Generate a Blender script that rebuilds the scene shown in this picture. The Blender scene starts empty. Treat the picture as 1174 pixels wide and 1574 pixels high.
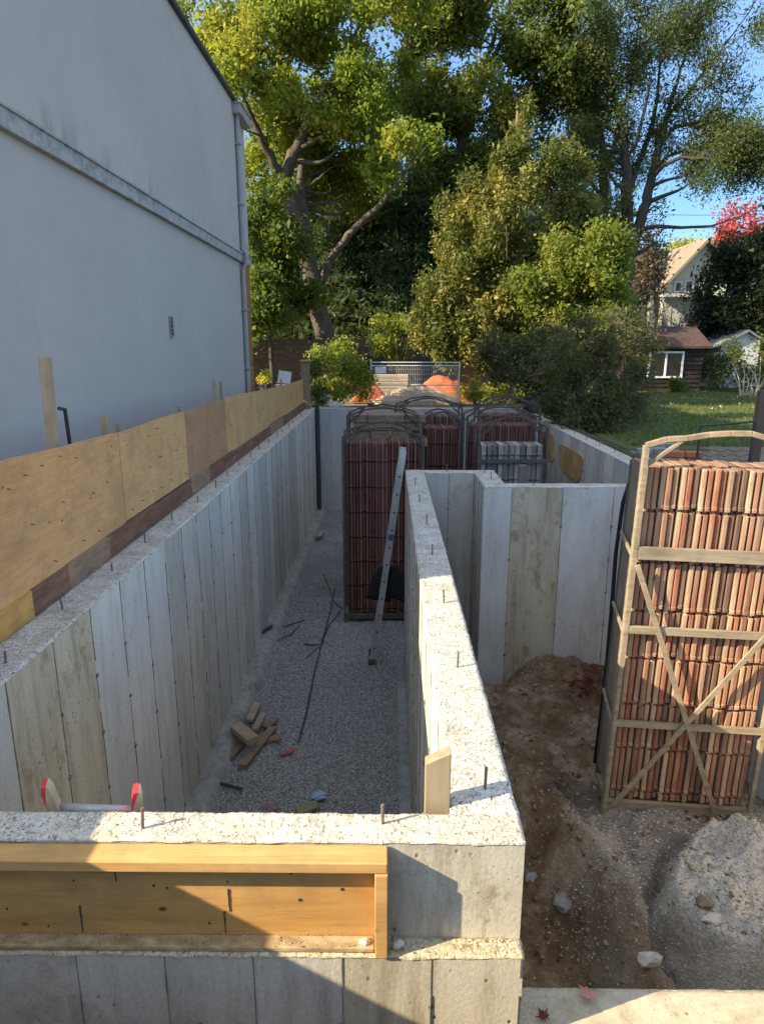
import bpy, math, random
import numpy as np
from mathutils import Vector, Matrix, Euler
random.seed(7); RNG = np.random.default_rng(7)
sc = bpy.context.scene
COL = sc.collection
R = math.radians

# ------------------------------------------------------------------ camera, sky, sun, exposure
EYE = 1.79                      # height of the lens above the top of the foundation walls (z = 0)
PITCH, YAW, FPX = 13.9, 0.55, 1040.0
cam_d = bpy.data.cameras.new('camera'); cam = bpy.data.objects.new('camera', cam_d); COL.objects.link(cam)
cam.location = (0, 0, EYE); cam.rotation_euler = (R(90 - PITCH), 0, R(YAW))
cam_d.sensor_fit = 'VERTICAL'; cam_d.sensor_height = 36; cam_d.lens = 36 * FPX / 1574
cam_d.clip_start = 0.05; cam_d.clip_end = 3000
sc.camera = cam
SUN_EL = 30.0
LX, LY = 0.94, 0.34             # the way the light travels over the ground
w = bpy.data.worlds.new('World'); sc.world = w; w.use_nodes = True
nt = w.node_tree; bg = nt.nodes['Background']; sky = nt.nodes.new('ShaderNodeTexSky')
sky.sky_type = 'NISHITA'; sky.sun_disc = False; sky.sun_elevation = R(SUN_EL)
sky.sun_rotation = math.atan2(-LX, -LY); sky.air_density = 1.0; sky.dust_density = 0.25; sky.ozone_density = 1.4
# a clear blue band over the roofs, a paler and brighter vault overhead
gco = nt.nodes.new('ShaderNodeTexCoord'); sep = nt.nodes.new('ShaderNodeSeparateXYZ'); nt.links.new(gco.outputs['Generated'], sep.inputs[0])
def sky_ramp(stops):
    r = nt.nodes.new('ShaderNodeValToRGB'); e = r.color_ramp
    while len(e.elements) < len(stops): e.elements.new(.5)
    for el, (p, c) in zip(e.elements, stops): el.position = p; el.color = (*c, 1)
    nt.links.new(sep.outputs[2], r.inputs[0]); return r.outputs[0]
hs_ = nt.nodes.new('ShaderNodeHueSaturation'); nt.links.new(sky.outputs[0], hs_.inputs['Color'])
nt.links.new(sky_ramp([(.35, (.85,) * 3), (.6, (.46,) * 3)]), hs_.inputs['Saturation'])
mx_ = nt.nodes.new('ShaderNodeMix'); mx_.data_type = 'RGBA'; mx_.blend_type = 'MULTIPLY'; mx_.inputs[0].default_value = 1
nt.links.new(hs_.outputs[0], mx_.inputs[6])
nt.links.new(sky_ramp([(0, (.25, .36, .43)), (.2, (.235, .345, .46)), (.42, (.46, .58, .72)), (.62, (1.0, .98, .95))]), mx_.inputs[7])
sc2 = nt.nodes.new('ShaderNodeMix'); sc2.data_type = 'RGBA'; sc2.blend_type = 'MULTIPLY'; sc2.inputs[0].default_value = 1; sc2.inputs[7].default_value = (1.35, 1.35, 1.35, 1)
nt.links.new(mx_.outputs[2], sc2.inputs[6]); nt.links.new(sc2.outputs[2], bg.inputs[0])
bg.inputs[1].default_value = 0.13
sl = bpy.data.lights.new('sun', 'SUN'); sl.energy = 4.3; sl.angle = R(0.5); sl.color = (1.0, 0.83, 0.57)
sun = bpy.data.objects.new('sun', sl); COL.objects.link(sun)
ln = math.hypot(LX, LY)
sun.rotation_euler = Vector((LX / ln, LY / ln, -math.tan(R(SUN_EL)))).to_track_quat('-Z', 'Y').to_euler()
sun.location = (-20, -10, 20)
sc.view_settings.view_transform = 'Standard'; sc.view_settings.look = 'None'
sc.view_settings.exposure = 1.42; sc.view_settings.gamma = 1.0

# ------------------------------------------------------------------ helpers
CR = Euler(cam.rotation_euler).to_matrix()
def ray(px, py):
    return CR @ Vector(((px - 587) / FPX, -(py - 787) / FPX, -1.0))
def at(px, py, Y):              # survey: the point seen there that stands Y metres down the lot
    d = ray(px, py); t = Y / d.y
    return Vector((d.x * t, Y, EYE + d.z * t))
def gr(px, py, z):              # survey: the point seen there on level z
    d = ray(px, py); t = (z - EYE) / d.z
    return Vector((d.x * t, d.y * t, z))
def thing(name, label, cat, loc=(0, 0, 0), group=None, rz=0.0):
    o = bpy.data.objects.new(name, None); COL.objects.link(o)
    o.location = loc; o.rotation_euler = (0, 0, rz); o.empty_display_size = .2
    return tag(o, label, cat, group)
def tag(o, label=None, cat=None, group=None, kind=None):
    if label: o['label'] = label
    if cat: o['category'] = cat
    if group: o['group'] = group
    if kind: o['kind'] = kind
    return o
def copy_tree(o, parent=None):
    c = o.copy(); COL.objects.link(c)
    if parent: c.parent = parent
    for ch in list(o.children): copy_tree(ch, c)
    return c
class MB:
    def __init__(s): s.v = []; s.f = []; s.m = []
    def add(s, vs, fs, mi=0):
        n = len(s.v); s.v += [tuple(p) for p in vs]; s.f += [tuple(i + n for i in f) for f in fs]; s.m += [mi] * len(fs)
    BOXF = [(0, 3, 2, 1), (4, 5, 6, 7), (0, 1, 5, 4), (1, 2, 6, 5), (2, 3, 7, 6), (3, 0, 4, 7)]
    def box(s, x0, x1, y0, y1, z0, z1, mi=0, M=None):
        vs = [(x0, y0, z0), (x1, y0, z0), (x1, y1, z0), (x0, y1, z0), (x0, y0, z1), (x1, y0, z1), (x1, y1, z1), (x0, y1, z1)]
        if M is not None: vs = [M @ Vector(p) for p in vs]
        s.add(vs, MB.BOXF, mi); return s
    def obox(s, c, size, rot=(0, 0, 0), mi=0):
        a, b, d = (q / 2 for q in size)
        return s.box(-a, a, -b, b, -d, d, mi, Matrix.Translation(c) @ Euler(rot).to_matrix().to_4x4())
    def bar(s, p, q, w_, h_, mi=0, up=(0, 0, 1)):     # rectangular bar from p to q
        p, q = Vector(p), Vector(q); d = (q - p); L = d.length; d.normalize()
        u = Vector(up)
        if abs(u.dot(d)) > .97: u = Vector((0, 1, 0))
        sx = d.cross(u).normalized(); sy = sx.cross(d).normalized()
        vs = []
        for e in (p, q):
            for a, b in ((-1, -1), (1, -1), (1, 1), (-1, 1)): vs.append(e + sx * (a * w_ / 2) + sy * (b * h_ / 2))
        s.add(vs, [(0, 1, 2, 3), (7, 6, 5, 4), (0, 4, 5, 1), (1, 5, 6, 2), (2, 6, 7, 3), (3, 7, 4, 0)], mi); return s
    def tube(s, pts, rad, seg=8, mi=0, cap=True):
        pts = [Vector(p) for p in pts]; n = len(pts)
        rad = rad if hasattr(rad, '__len__') else [rad] * n
        prev = None; vs = []; fs = []
        for i in range(n):
            d = (pts[min(i + 1, n - 1)] - pts[max(i - 1, 0)])
            d = d.normalized() if d.length > 1e-9 else Vector((0, 0, 1))
            if prev is None:
                a = d.orthogonal().normalized()
            else:
                a = (prev - d * prev.dot(d)); a = a.normalized() if a.length > 1e-6 else d.orthogonal().normalized()
            prev = a; b = d.cross(a)
            for k in range(seg):
                t = 2 * math.pi * k / seg
                vs.append(pts[i] + (a * math.cos(t) + b * math.sin(t)) * rad[i])
        for i in range(n - 1):
            for k in range(seg):
                k2 = (k + 1) % seg
                fs.append((i * seg + k, i * seg + k2, (i + 1) * seg + k2, (i + 1) * seg + k))
        if cap: fs.append(tuple(range(seg - 1, -1, -1))); fs.append(tuple((n - 1) * seg + k for k in range(seg)))
        s.add(vs, fs, mi); return s
    def prism(s, poly, a, b, axis='x', mi=0):          # polygon (u,v) extruded along an axis
        n = len(poly)
        def P(u, v, t): return (t, u, v) if axis == 'x' else ((u, t, v) if axis == 'y' else (u, v, t))
        vs = [P(u, v, a) for u, v in poly] + [P(u, v, b) for u, v in poly]
        fs = [tuple(range(n - 1, -1, -1)), tuple(range(n, 2 * n))] + [(i, (i + 1) % n, n + (i + 1) % n, n + i) for i in range(n)]
        s.add(vs, fs, mi); return s
    def build(s, name, mat, parent=None, bevel=0, smooth=False, local=False, fix=True):
        me = bpy.data.meshes.new(name); v = s.v
        if parent is not None and not local:
            L = parent.matrix_basis.translation if parent.parent is None else parent.matrix_basis.translation + parent.parent.matrix_basis.translation
            v = [(p[0] - L[0], p[1] - L[1], p[2] - L[2]) for p in v]
        me.from_pydata(v, [], s.f); me.update()
        for m in (mat if isinstance(mat, (list, tuple)) else [mat]): me.materials.append(m)
        if isinstance(mat, (list, tuple)): me.polygons.foreach_set('material_index', s.m)
        if fix:
            import bmesh
            b = bmesh.new(); b.from_mesh(me); bmesh.ops.recalc_face_normals(b, faces=b.faces[:]); b.to_mesh(me); b.free()
        if smooth: me.polygons.foreach_set('use_smooth', [True] * len(me.polygons))
        o = bpy.data.objects.new(name, me); COL.objects.link(o)
        if parent is not None: o.parent = parent
        if bevel:
            md = o.modifiers.new('bevel', 'BEVEL'); md.width = bevel; md.segments = 2; md.limit_method = 'ANGLE'
        return o
def fast_mesh(name, V, F, mat, parent=None, k=4, mi=None, smooth=False):   # numpy mesh of k-gons
    me = bpy.data.meshes.new(name)
    if parent is not None:
        L = parent.matrix_basis.translation; V = V - np.array(L)
    nf = len(F)
    me.vertices.add(len(V)); me.vertices.foreach_set('co', np.ascontiguousarray(V, dtype=np.float32).ravel())
    me.loops.add(nf * k); me.loops.foreach_set('vertex_index', np.ascontiguousarray(F, dtype=np.int32).ravel())
    me.polygons.add(nf); me.polygons.foreach_set('loop_start', np.arange(nf, dtype=np.int32) * k)
    for m in (mat if isinstance(mat, (list, tuple)) else [mat]): me.materials.append(m)
    if mi is not None: me.polygons.foreach_set('material_index', np.asarray(mi, dtype=np.int32))
    if smooth: me.polygons.foreach_set('use_smooth', np.ones(nf, dtype=bool))
    me.update(calc_edges=True); me.validate()
    o = bpy.data.objects.new(name, me); COL.objects.link(o)
    if parent is not None: o.parent = parent
    return o
def vnoise(x, y, seed=0):          # smooth value noise, numpy
    x = np.asarray(x, float); y = np.asarray(y, float)
    xi = np.floor(x).astype(np.int64); yi = np.floor(y).astype(np.int64); fx = x - xi; fy = y - yi
    fx = fx * fx * (3 - 2 * fx); fy = fy * fy * (3 - 2 * fy)
    def h(a, b):
        n = (a * 374761393 + b * 668265263 + seed * 974634777) & 0xffffffff
        n = ((n ^ (n >> 13)) * 1274126177) & 0xffffffff
        return ((n ^ (n >> 16)) & 0xffff) / 65535.0
    return (h(xi, yi) * (1 - fx) + h(xi + 1, yi) * fx) * (1 - fy) + (h(xi, yi + 1) * (1 - fx) + h(xi + 1, yi + 1) * fx) * fy
def fbm(x, y, seed=0, o=4):
    s = 0; a = .5
    for i in range(o): s = s + a * (vnoise(np.asarray(x) * 2 ** i, np.asarray(y) * 2 ** i, seed + i) - .5); a *= .5
    return s

# ------------------------------------------------------------------ materials
def nodes_of(name):
    m = bpy.data.materials.new(name); m.use_nodes = True
    t = m.node_tree; return m, t, t.nodes['Principled BSDF']
def nd(t, kind, **kw):
    n = t.nodes.new(kind)
    for k, v in kw.items(): setattr(n, k, v)
    return n
def ramp(t, src, stops, interp='LINEAR'):
    r = nd(t, 'ShaderNodeValToRGB'); e = r.color_ramp; e.interpolation = interp
    while len(e.elements) < len(stops): e.elements.new(.5)
    for el, (p, c) in zip(e.elements, stops):
        el.position = p; el.color = (*c, 1) if len(c) == 3 else c
    t.links.new(src, r.inputs[0]); return r.outputs[0]
def mapped(t, scale, obj=False, loc=(0, 0, 0)):
    mp = nd(t, 'ShaderNodeMapping'); mp.inputs['Scale'].default_value = scale; mp.inputs['Location'].default_value = loc
    if obj: t.links.new(nd(t, 'ShaderNodeTexCoord').outputs['Object'], mp.inputs[0])
    else: t.links.new(nd(t, 'ShaderNodeNewGeometry').outputs['Position'], mp.inputs[0])
    return mp.outputs[0]
def noise(t, vec, scale=1.0, detail=6, rough=.6):
    n = nd(t, 'ShaderNodeTexNoise'); n.inputs['Scale'].default_value = scale; n.inputs['Detail'].default_value = detail
    n.inputs['Roughness'].default_value = rough; t.links.new(vec, n.inputs['Vector']); return n.outputs[0]
def voro(t, vec, scale=1.0, feature='F1'):
    n = nd(t, 'ShaderNodeTexVoronoi', feature=feature); n.inputs['Scale'].default_value = scale; t.links.new(vec, n.inputs['Vector'])
    return n
def mix(t, fac, a, b, mode='MIX'):
    n = nd(t, 'ShaderNodeMix', data_type='RGBA', blend_type=mode)
    for sock, val in ((n.inputs[0], fac), (n.inputs[6], a), (n.inputs[7], b)):
        if isinstance(val, (int, float)): sock.default_value = val
        elif isinstance(val, tuple): sock.default_value = (*val, 1)
        else: t.links.new(val, sock)
    return n.outputs[2]
def math_(t, op, a, b=None):
    n = nd(t, 'ShaderNodeMath', operation=op)
    for sock, val in ((n.inputs[0], a), (n.inputs[1], b)):
        if val is None: continue
        if isinstance(val, (int, float)): sock.default_value = val
        else: t.links.new(val, sock)
    return n.outputs[0]
def bump(t, p, h, strength=.3, dist=.01):
    b = nd(t, 'ShaderNodeBump'); b.inputs['Strength'].default_value = strength; b.inputs['Distance'].default_value = dist
    t.links.new(h, b.inputs['Height']); t.links.new(b.outputs[0], p.inputs['Normal'])
def simple(name, c1, c2, scale=(4, 4, 4), rough=.8, bmp=.2, metal=0, obj=False, mid=None, dist=.006, spec=.3):
    m, t, p = nodes_of(name); v = mapped(t, scale, obj); n = noise(t, v, 1, 8, .65)
    st = [(.3, c1), (.7, c2)] if mid is None else [(.3, c1), (.5, mid), (.7, c2)]
    t.links.new(ramp(t, n, st), p.inputs['Base Color'])
    p.inputs['Roughness'].default_value = rough; p.inputs['Metallic'].default_value = metal
    p.inputs['Specular IOR Level'].default_value = spec
    if bmp: bump(t, p, n, bmp, dist)
    return m
def concrete(name, c_lo, c_hi, stain, stain_amt=.5, holes=.5, warm=None):
    m, t, p = nodes_of(name)
    big = noise(t, mapped(t, (1.3, 1.3, .55)), 1, 7, .62)
    col = ramp(t, big, [(.32, c_lo), (.68, c_hi)])
    streak = noise(t, mapped(t, (9, 9, 1.1)), 1, 6, .7)
    col = mix(t, ramp(t, streak, [(.48, (0, 0, 0)), (.72, (stain_amt,) * 3)]), col, stain)
    blot = noise(t, mapped(t, (3.1, 3.1, 2.3), loc=(3, 7, 1)), 1, 9, .75)
    col = mix(t, ramp(t, blot, [(.55, (0, 0, 0)), (.66, (stain_amt,) * 3)]), col, warm or stain)
    # blow holes and scuffs
    vo = voro(t, mapped(t, (17, 17, 13)), 1)
    hole = ramp(t, vo.outputs['Distance'], [(.08, (1, 1, 1)), (.17, (0, 0, 0))])
    msk = ramp(t, noise(t, mapped(t, (2.2, 2.2, 2.2), loc=(9, 2, 4)), 1, 3), [(.5, (0, 0, 0)), (.58, (holes,) * 3)])
    hm = mix(t, 1.0, hole, msk, 'MULTIPLY')
    col = mix(t, hm, col, (.06, .05, .04))
    vo2 = voro(t, mapped(t, (42, 42, 30)), 1)
    h2 = mix(t, 1.0, ramp(t, vo2.outputs['Distance'], [(.06, (1, 1, 1)), (.16, (0, 0, 0))]), ramp(t, noise(t, mapped(t, (1.2, 1.2, 1.2)), 1, 4), [(.42, (0, 0, 0)), (.6, (holes,) * 3)]), 'MULTIPLY')
    col = mix(t, h2, col, (.1, .085, .065))
    fine = noise(t, mapped(t, (60, 60, 45)), 1, 5, .7)
    col = mix(t, .35, col, ramp(t, fine, [(.3, (.35, .35, .35)), (.7, (.75, .75, .75))]), 'OVERLAY')
    t.links.new(col, p.inputs['Base Color']); p.inputs['Roughness'].default_value = .85; p.inputs['Specular IOR Level'].default_value = .25
    hh = math_(t, 'SUBTRACT', math_(t, 'ADD', fine, math_(t, 'MULTIPLY', big, 1.5)), math_(t, 'MULTIPLY', hm, 2.0))
    bump(t, p, hh, .35, .006)
    return m
def rough_top(name, c_lo, c_hi, dark, brown):
    m, t, p = nodes_of(name)
    n1 = noise(t, mapped(t, (26, 26, 26)), 1, 8, .7)
    col = ramp(t, n1, [(.33, c_lo), (.6, c_hi)])
    big = noise(t, mapped(t, (4, 4, 4)), 1, 6, .7)
    col = mix(t, ramp(t, big, [(.47, (0, 0, 0)), (.63, (.72,) * 3)]), col, brown)
    pv = voro(t, mapped(t, (95, 95, 95)), 1); sc_ = nd(t, 'ShaderNodeSeparateColor'); t.links.new(pv.outputs['Color'], sc_.inputs[0])
    col = mix(t, .32, col, ramp(t, sc_.outputs[0], [(.1, c_lo), (.45, c_hi), (.8, tuple(min(.8, 1.12 * q) for q in c_hi)), (.95, brown)]))
    gate = ramp(t, noise(t, mapped(t, (6, 6, 6), loc=(4, 4, 1)), 1, 4), [(.4, (.15,) * 3), (.6, (.95,) * 3)])
    col = mix(t, mix(t, 1.0, ramp(t, pv.outputs['Distance'], [(.45, (0, 0, 0)), (.75, (.55,) * 3)]), gate, 'MULTIPLY'), col, dark)
    sp = noise(t, mapped(t, (80, 34, 60), loc=(1, 5, 2)), 1, 3, .6)
    col = mix(t, ramp(t, sp, [(.6, (0, 0, 0)), (.645, (.85,) * 3)]), col, dark)
    md = noise(t, mapped(t, (13, 30, 20), loc=(7, 2, 2)), 1, 7, .75)
    col = mix(t, ramp(t, md, [(.57, (0, 0, 0)), (.64, (.7,) * 3)]), col, (dark[0] * 2.2, dark[1] * 2.1, dark[2] * 1.9))
    t.links.new(col, p.inputs['Base Color']); p.inputs['Roughness'].default_value = .95; p.inputs['Specular IOR Level'].default_value = .15
    bump(t, p, math_(t, 'SUBTRACT', n1, math_(t, 'MULTIPLY', pv.outputs['Distance'], .6)), .5, .007)
    return m
def wood(name, c1, c2, dark, grain=(3, 40, 40), knots=.5, rough=.75, obj=True):
    m, t, p = nodes_of(name)
    v = mapped(t, grain, obj); g = noise(t, v, 1, 6, .6)
    col = ramp(t, g, [(.3, c1), (.7, c2)])
    bl = noise(t, mapped(t, (1.7, 1.7, 1.7), obj), 1, 5, .6)
    col = mix(t, ramp(t, bl, [(.5, (0, 0, 0)), (.75, (.5,) * 3)]), col, dark)
    gm = noise(t, mapped(t, (2.6, 2.6, 2.6), obj, (5, 1, 8)), 1, 8, .72)
    col = mix(t, ramp(t, gm, [(.47, (0, 0, 0)), (.68, (.62,) * 3)]), col, (c1[0] * .5 + .05, c1[1] * .52 + .05, c1[2] * .6 + .045))
    fl_ = noise(t, mapped(t, (60, 60, 60), obj), 1, 4, .7)
    col = mix(t, ramp(t, fl_, [(.66, (0, 0, 0)), (.72, (.5,) * 3)]), col, (dark[0] * .4, dark[1] * .4, dark[2] * .45))
    g2 = noise(t, mapped(t, tuple(q * 3.2 if q > 5 else q * 1.4 for q in grain), obj, (3, 9, 1)), 1, 5, .7)
    col = mix(t, ramp(t, g2, [(.54, (0, 0, 0)), (.68, (.4,) * 3)]), col, (c1[0] * .55, c1[1] * .5, c1[2] * .5))
    kv = voro(t, mapped(t, (4.2, 4.2, 6.5), obj), 1)
    ks = ramp(t, kv.outputs['Distance'], [(.045, (knots,) * 3), (.09, (0, 0, 0))])
    col = mix(t, ks, col, (dark[0] * .35, dark[1] * .3, dark[2] * .3))
    t.links.new(col, p.inputs['Base Color']); p.inputs['Roughness'].default_value = rough; p.inputs['Specular IOR Level'].default_value = .25
    bump(t, p, g, .25, .004)
    return m
def leafy(name, cols, patch=None, trans=.35, patch_scale=.45, patch_at=.55):
    m, t, p = nodes_of(name)
    g = nd(t, 'ShaderNodeNewGeometry')
    n = len(cols)
    col = ramp(t, g.outputs['Random Per Island'], [((i + .5) / n, c) for i, c in enumerate(cols)])
    if patch:
        pn = noise(t, mapped(t, (patch_scale,) * 3), 1, 3)
        col = mix(t, ramp(t, pn, [(patch_at - .06, (0, 0, 0)), (patch_at + .08, (.85,) * 3)]), col, patch)
    t.links.new(col, p.inputs['Base Color']); p.inputs['Roughness'].default_value = .55; p.inputs['Specular IOR Level'].default_value = .3
    tr = nd(t, 'ShaderNodeBsdfTranslucent'); t.links.new(mix(t, .35, col, (.5, .6, .05), 'MIX'), tr.inputs[0])
    ms = nd(t, 'ShaderNodeMixShader'); ms.inputs[0].default_value = trans
    t.links.new(p.outputs[0], ms.inputs[1]); t.links.new(tr.outputs[0], ms.inputs[2])
    t.links.new(ms.outputs[0], t.nodes['Material Output'].inputs[0])
    return m
def pebbles(name, cols, scale=38, soil=(.1, .08, .06), bumpy=.9):
    m, t, p = nodes_of(name)
    vv = mapped(t, (1, 1, 1)); vo = voro(t, vv, scale)
    sepc = nd(t, 'ShaderNodeSeparateColor'); t.links.new(vo.outputs['Color'], sepc.inputs[0])
    col = ramp(t, sepc.outputs[0], [((i + .5) / len(cols), c) for i, c in enumerate(cols)])
    ed = ramp(t, vo.outputs['Distance'], [(.35, (0, 0, 0)), (.75, (.9,) * 3)])
    col = mix(t, ed, col, soil)
    big = noise(t, mapped(t, (.9, .9, .9)), 1, 6)
    col = mix(t, ramp(t, big, [(.4, (0, 0, 0)), (.7, (.45,) * 3)]), col, soil)
    t.links.new(col, p.inputs['Base Color']); p.inputs['Roughness'].default_value = .95; p.inputs['Specular IOR Level'].default_value = .15
    bump(t, p, math_(t, 'MULTIPLY', vo.outputs['Distance'], -1.0), bumpy, .02)
    return m

M_conc = concrete('concrete_clean', (.50, .485, .445), (.66, .645, .60), (.35, .32, .26), .5, .55)
M_tan = concrete('concrete_tan', (.41, .355, .25), (.58, .515, .39), (.22, .17, .10), .7, .9, (.24, .17, .09))
M_grey = concrete('concrete_grey', (.41, .405, .38), (.55, .54, .505), (.22, .22, .2), .4, .35)
M_mid = concrete('concrete_streaked', (.43, .41, .36), (.58, .55, .49), (.22, .18, .13), .6, .7, (.3, .25, .17))
M_front = concrete('concrete_front', (.38, .345, .27), (.56, .52, .42), (.23, .185, .11), .85, 1.0, (.27, .22, .13))
M_fin = simple('joint_dark', (.10, .09, .07), (.30, .27, .22), (14, 14, 9), .9, .2)
M_top = rough_top('wall_top_rough', (.40, .385, .345), (.68, .665, .62), (.07, .06, .045), (.34, .285, .20))
M_foot = concrete('footing_rough', (.24, .24, .23), (.40, .40, .38), (.14, .14, .13), .8, .8)
M_rebar = simple('rebar_rust', (.10, .065, .05), (.22, .17, .14), (40, 40, 40), .7, .2)
M_gravel = pebbles('gravel_bed', [(.26, .26, .26), (.37, .37, .365), (.44, .44, .435), (.53, .53, .52)], 46, (.13, .125, .12))
M_stone = leafy('stone_mixed', [(.25, .25, .25), (.35, .355, .355), (.42, .425, .425), (.5, .5, .495), (.6, .6, .59)], None, 0)
M_stone2 = leafy('stone_pale', [(.28, .25, .21), (.42, .39, .335), (.52, .49, .43), (.64, .61, .55)], None, 0)

# ------------------------------------------------------------------ ground and pit
M_ground = pebbles('yard_dirt', [(.16, .13, .09), (.22, .19, .15), (.3, .27, .22), (.2, .16, .11)], 22, (.14, .11, .07), .5)
g = MB(); X0, X1, Y0, Y1 = -2.455, 4.02, .9, 20.05
for (a, b, c, d, z) in ((-900, X0, -900, 1500, .06), (X1, 900, -900, 1500, -.10), (X0, X1, Y1, 1500, -.10), (X0, X1, -900, Y0, .06)):
    g.add([(a, c, z), (b, c, z), (b, d, z), (a, d, z)], [(0, 1, 2, 3)])
for (p, q, zt) in (((X0, Y0), (X0, 1500), .06), ((X1, -900), (X1, Y1), .06), ((X0, Y1), (X1, Y1), -.1), ((X0, Y0), (X1, Y0), .06)):
    zb = -3.3 if True else 0
    g.add([(p[0], p[1], zb), (q[0], q[1], zb), (q[0], q[1], zt), (p[0], p[1], zt)], [(0, 1, 2, 3)])
tag(g.build('ground', M_ground, fix=False), kind='structure')
g = MB(); g.add([(X0 - .1, Y0 - .1, -3.12), (X1 + .1, Y0 - .1, -3.12), (X1 + .1, Y1 + .1, -3.12), (X0 - .1, Y1 + .1, -3.12)], [(0, 1, 2, 3)])
M_pit = simple('pit_soil', (.12, .085, .05), (.26, .2, .13), (3, 3, 3), .95, .5)
tag(g.build('pit_floor', M_pit, fix=False), kind='structure')

# ------------------------------------------------------------------ foundation walls
FL = -3.05
def face_panels(mb, axis, fixed, a0, a1, z0, z1, pitch, off, pattern, sign, fin=True):
    fw_ = .45 if (axis == 'x' and a0 < -2.5) else 1
    """one wall face cut into form panels; each takes its stain class, each joint its fin"""
    k = math.floor((a0 - off) / pitch); cur = a0; idx = 0
    while cur < a1 - 1e-4:
        nx = min(off + (k + 1) * pitch, a1); k += 1
        if nx - cur < 1e-3: continue
        mi = int(pattern[idx % len(pattern)]); idx += 1
        if axis == 'y': vs = [(fixed, cur, z0), (fixed, nx, z0), (fixed, nx, z1), (fixed, cur, z1)]
        else: vs = [(cur, fixed, z0), (nx, fixed, z0), (nx, fixed, z1), (cur, fixed, z1)]
        f = (0, 1, 2, 3)
        if (axis == 'y') == (sign < 0): f = (3, 2, 1, 0)
        mb.add(vs, [f], mi)
        if fin and nx < a1 - 1e-3:
            t = .004 * sign; n = 30; hs = (z1 - z0) / n; w0_ = random.uniform(.7, 1.2)
            for i in range(n):
                if random.random() < .05: continue
                ww = random.uniform(.0022, .0042) * fw_ * w0_; za = z0 + i * hs; zb = za + hs
                tt = sign * random.uniform(.002, .006)
                if axis == 'y': mb.box(*sorted((fixed - sign * .001, fixed + tt)), nx - ww, nx + ww, za, zb, 4)
                else: mb.box(nx - ww, nx + ww, *sorted((fixed - sign * .001, fixed + tt)), za, zb, 4)
            zz = z0 + .22
            while zz < z1 - .1:
                q = random.choice((.0, .008, .014)) * fw_ + .001
                if axis == 'y': mb.box(*sorted((fixed - sign * .001, fixed + sign * .009)), nx - q, nx + q, zz - .012, zz + .012, 4)
                else: mb.box(nx - q, nx + q, *sorted((fixed - sign * .001, fixed + sign * .009)), zz - .012, zz + .012, 4)
                zz += .46
        cur = nx
def top_cap(name, x0, x1, y0, y1, z, mat, parent, res=.02, amp=.006, lip=.022):
    nx = max(3, int((x1 - x0) / res)); ny = max(3, int((y1 - y0) / res))
    gx, gy = np.meshgrid(np.linspace(x0, x1, nx + 1), np.linspace(y0, y1, ny + 1), indexing='ij')
    jx = fbm(gx * 30, gy * 30, 3) * res * .4; jy = fbm(gx * 30, gy * 30, 9) * res * .4
    H = z + amp * (fbm(gx * 9, gy * 9, 5, 3) * 1.3 + fbm(gx * 70, gy * 70, 8, 2) * 1.7)
    edge = np.zeros_like(gx); edge[0, :] = edge[-1, :] = 1; edge[:, 0] = edge[:, -1] = 1
    ox = np.zeros_like(gx); oy = np.zeros_like(gx)
    ox[0, :] -= 1; ox[-1, :] += 1; oy[:, 0] -= 1; oy[:, -1] += 1
    o = .003 + .006 * np.abs(fbm(gx * 12, gy * 12, 21)) * 2
    H = H - edge * (.004 + .012 * np.abs(fbm(gx * 20, gy * 20, 31)))
    V = np.stack([gx + jx * (1 - edge) + ox * o, gy + jy * (1 - edge) + oy * o, H], -1).reshape(-1, 3)
    idx = np.arange((nx + 1) * (ny + 1)).reshape(nx + 1, ny + 1)
    F = [np.stack([idx[:-1, :-1], idx[1:, :-1], idx[1:, 1:], idx[:-1, 1:]], -1).reshape(-1, 4)]
    loop = np.concatenate([idx[:-1, 0], idx[-1, :-1], idx[:0:-1, -1], idx[0, :0:-1]])
    lo = V[loop].copy(); n0 = len(V)
    lo[:, 2] = z - lip * (.35 + .9 * np.abs(fbm(lo[:, 0] * 9, lo[:, 1] * 9, 44, 3)) * 2)
    # the slop tucks back to the wall face
    V = np.concatenate([V, lo]); m = len(loop); a = np.arange(m); b = (a + 1) % m
    F.append(np.stack([loop[b], loop[a], n0 + a, n0 + b], -1))
    return fast_mesh(name, V, np.concatenate(F), mat, parent)
WM = [M_conc, M_tan, M_grey, M_mid, M_fin]
def dowel(parent, x, y, h=.09, z=0):
    m = MB(); lean = random.uniform(-.006, .006)
    m.tube([(x, y, z - .02), (x + lean, y + lean, z + h)], .0065, 7)
    m.build('dowel', M_rebar, parent)
def block(mb, x0, x1, y0, y1, z0, z1, faces):
    """faces: dict side -> (pitch, offset, pattern); other sides plain"""
    for s in ('+x', '-x', '+y', '-y'):
        p = faces.get(s, (50, 0, '0'))
        if s[1] == 'x': face_panels(mb, 'y', x1 if s[0] == '+' else x0, y0, y1, z0, z1, *p, 1 if s[0] == '+' else -1)
        else: face_panels(mb, 'x', y1 if s[0] == '+' else y0, x0, x1, z0, z1, *p, 1 if s[0] == '+' else -1)
    mb.add([(x0, y0, z1), (x1, y0, z1), (x1, y1, z1), (x0, y1, z1)], [(0, 1, 2, 3)], 0)
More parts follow.
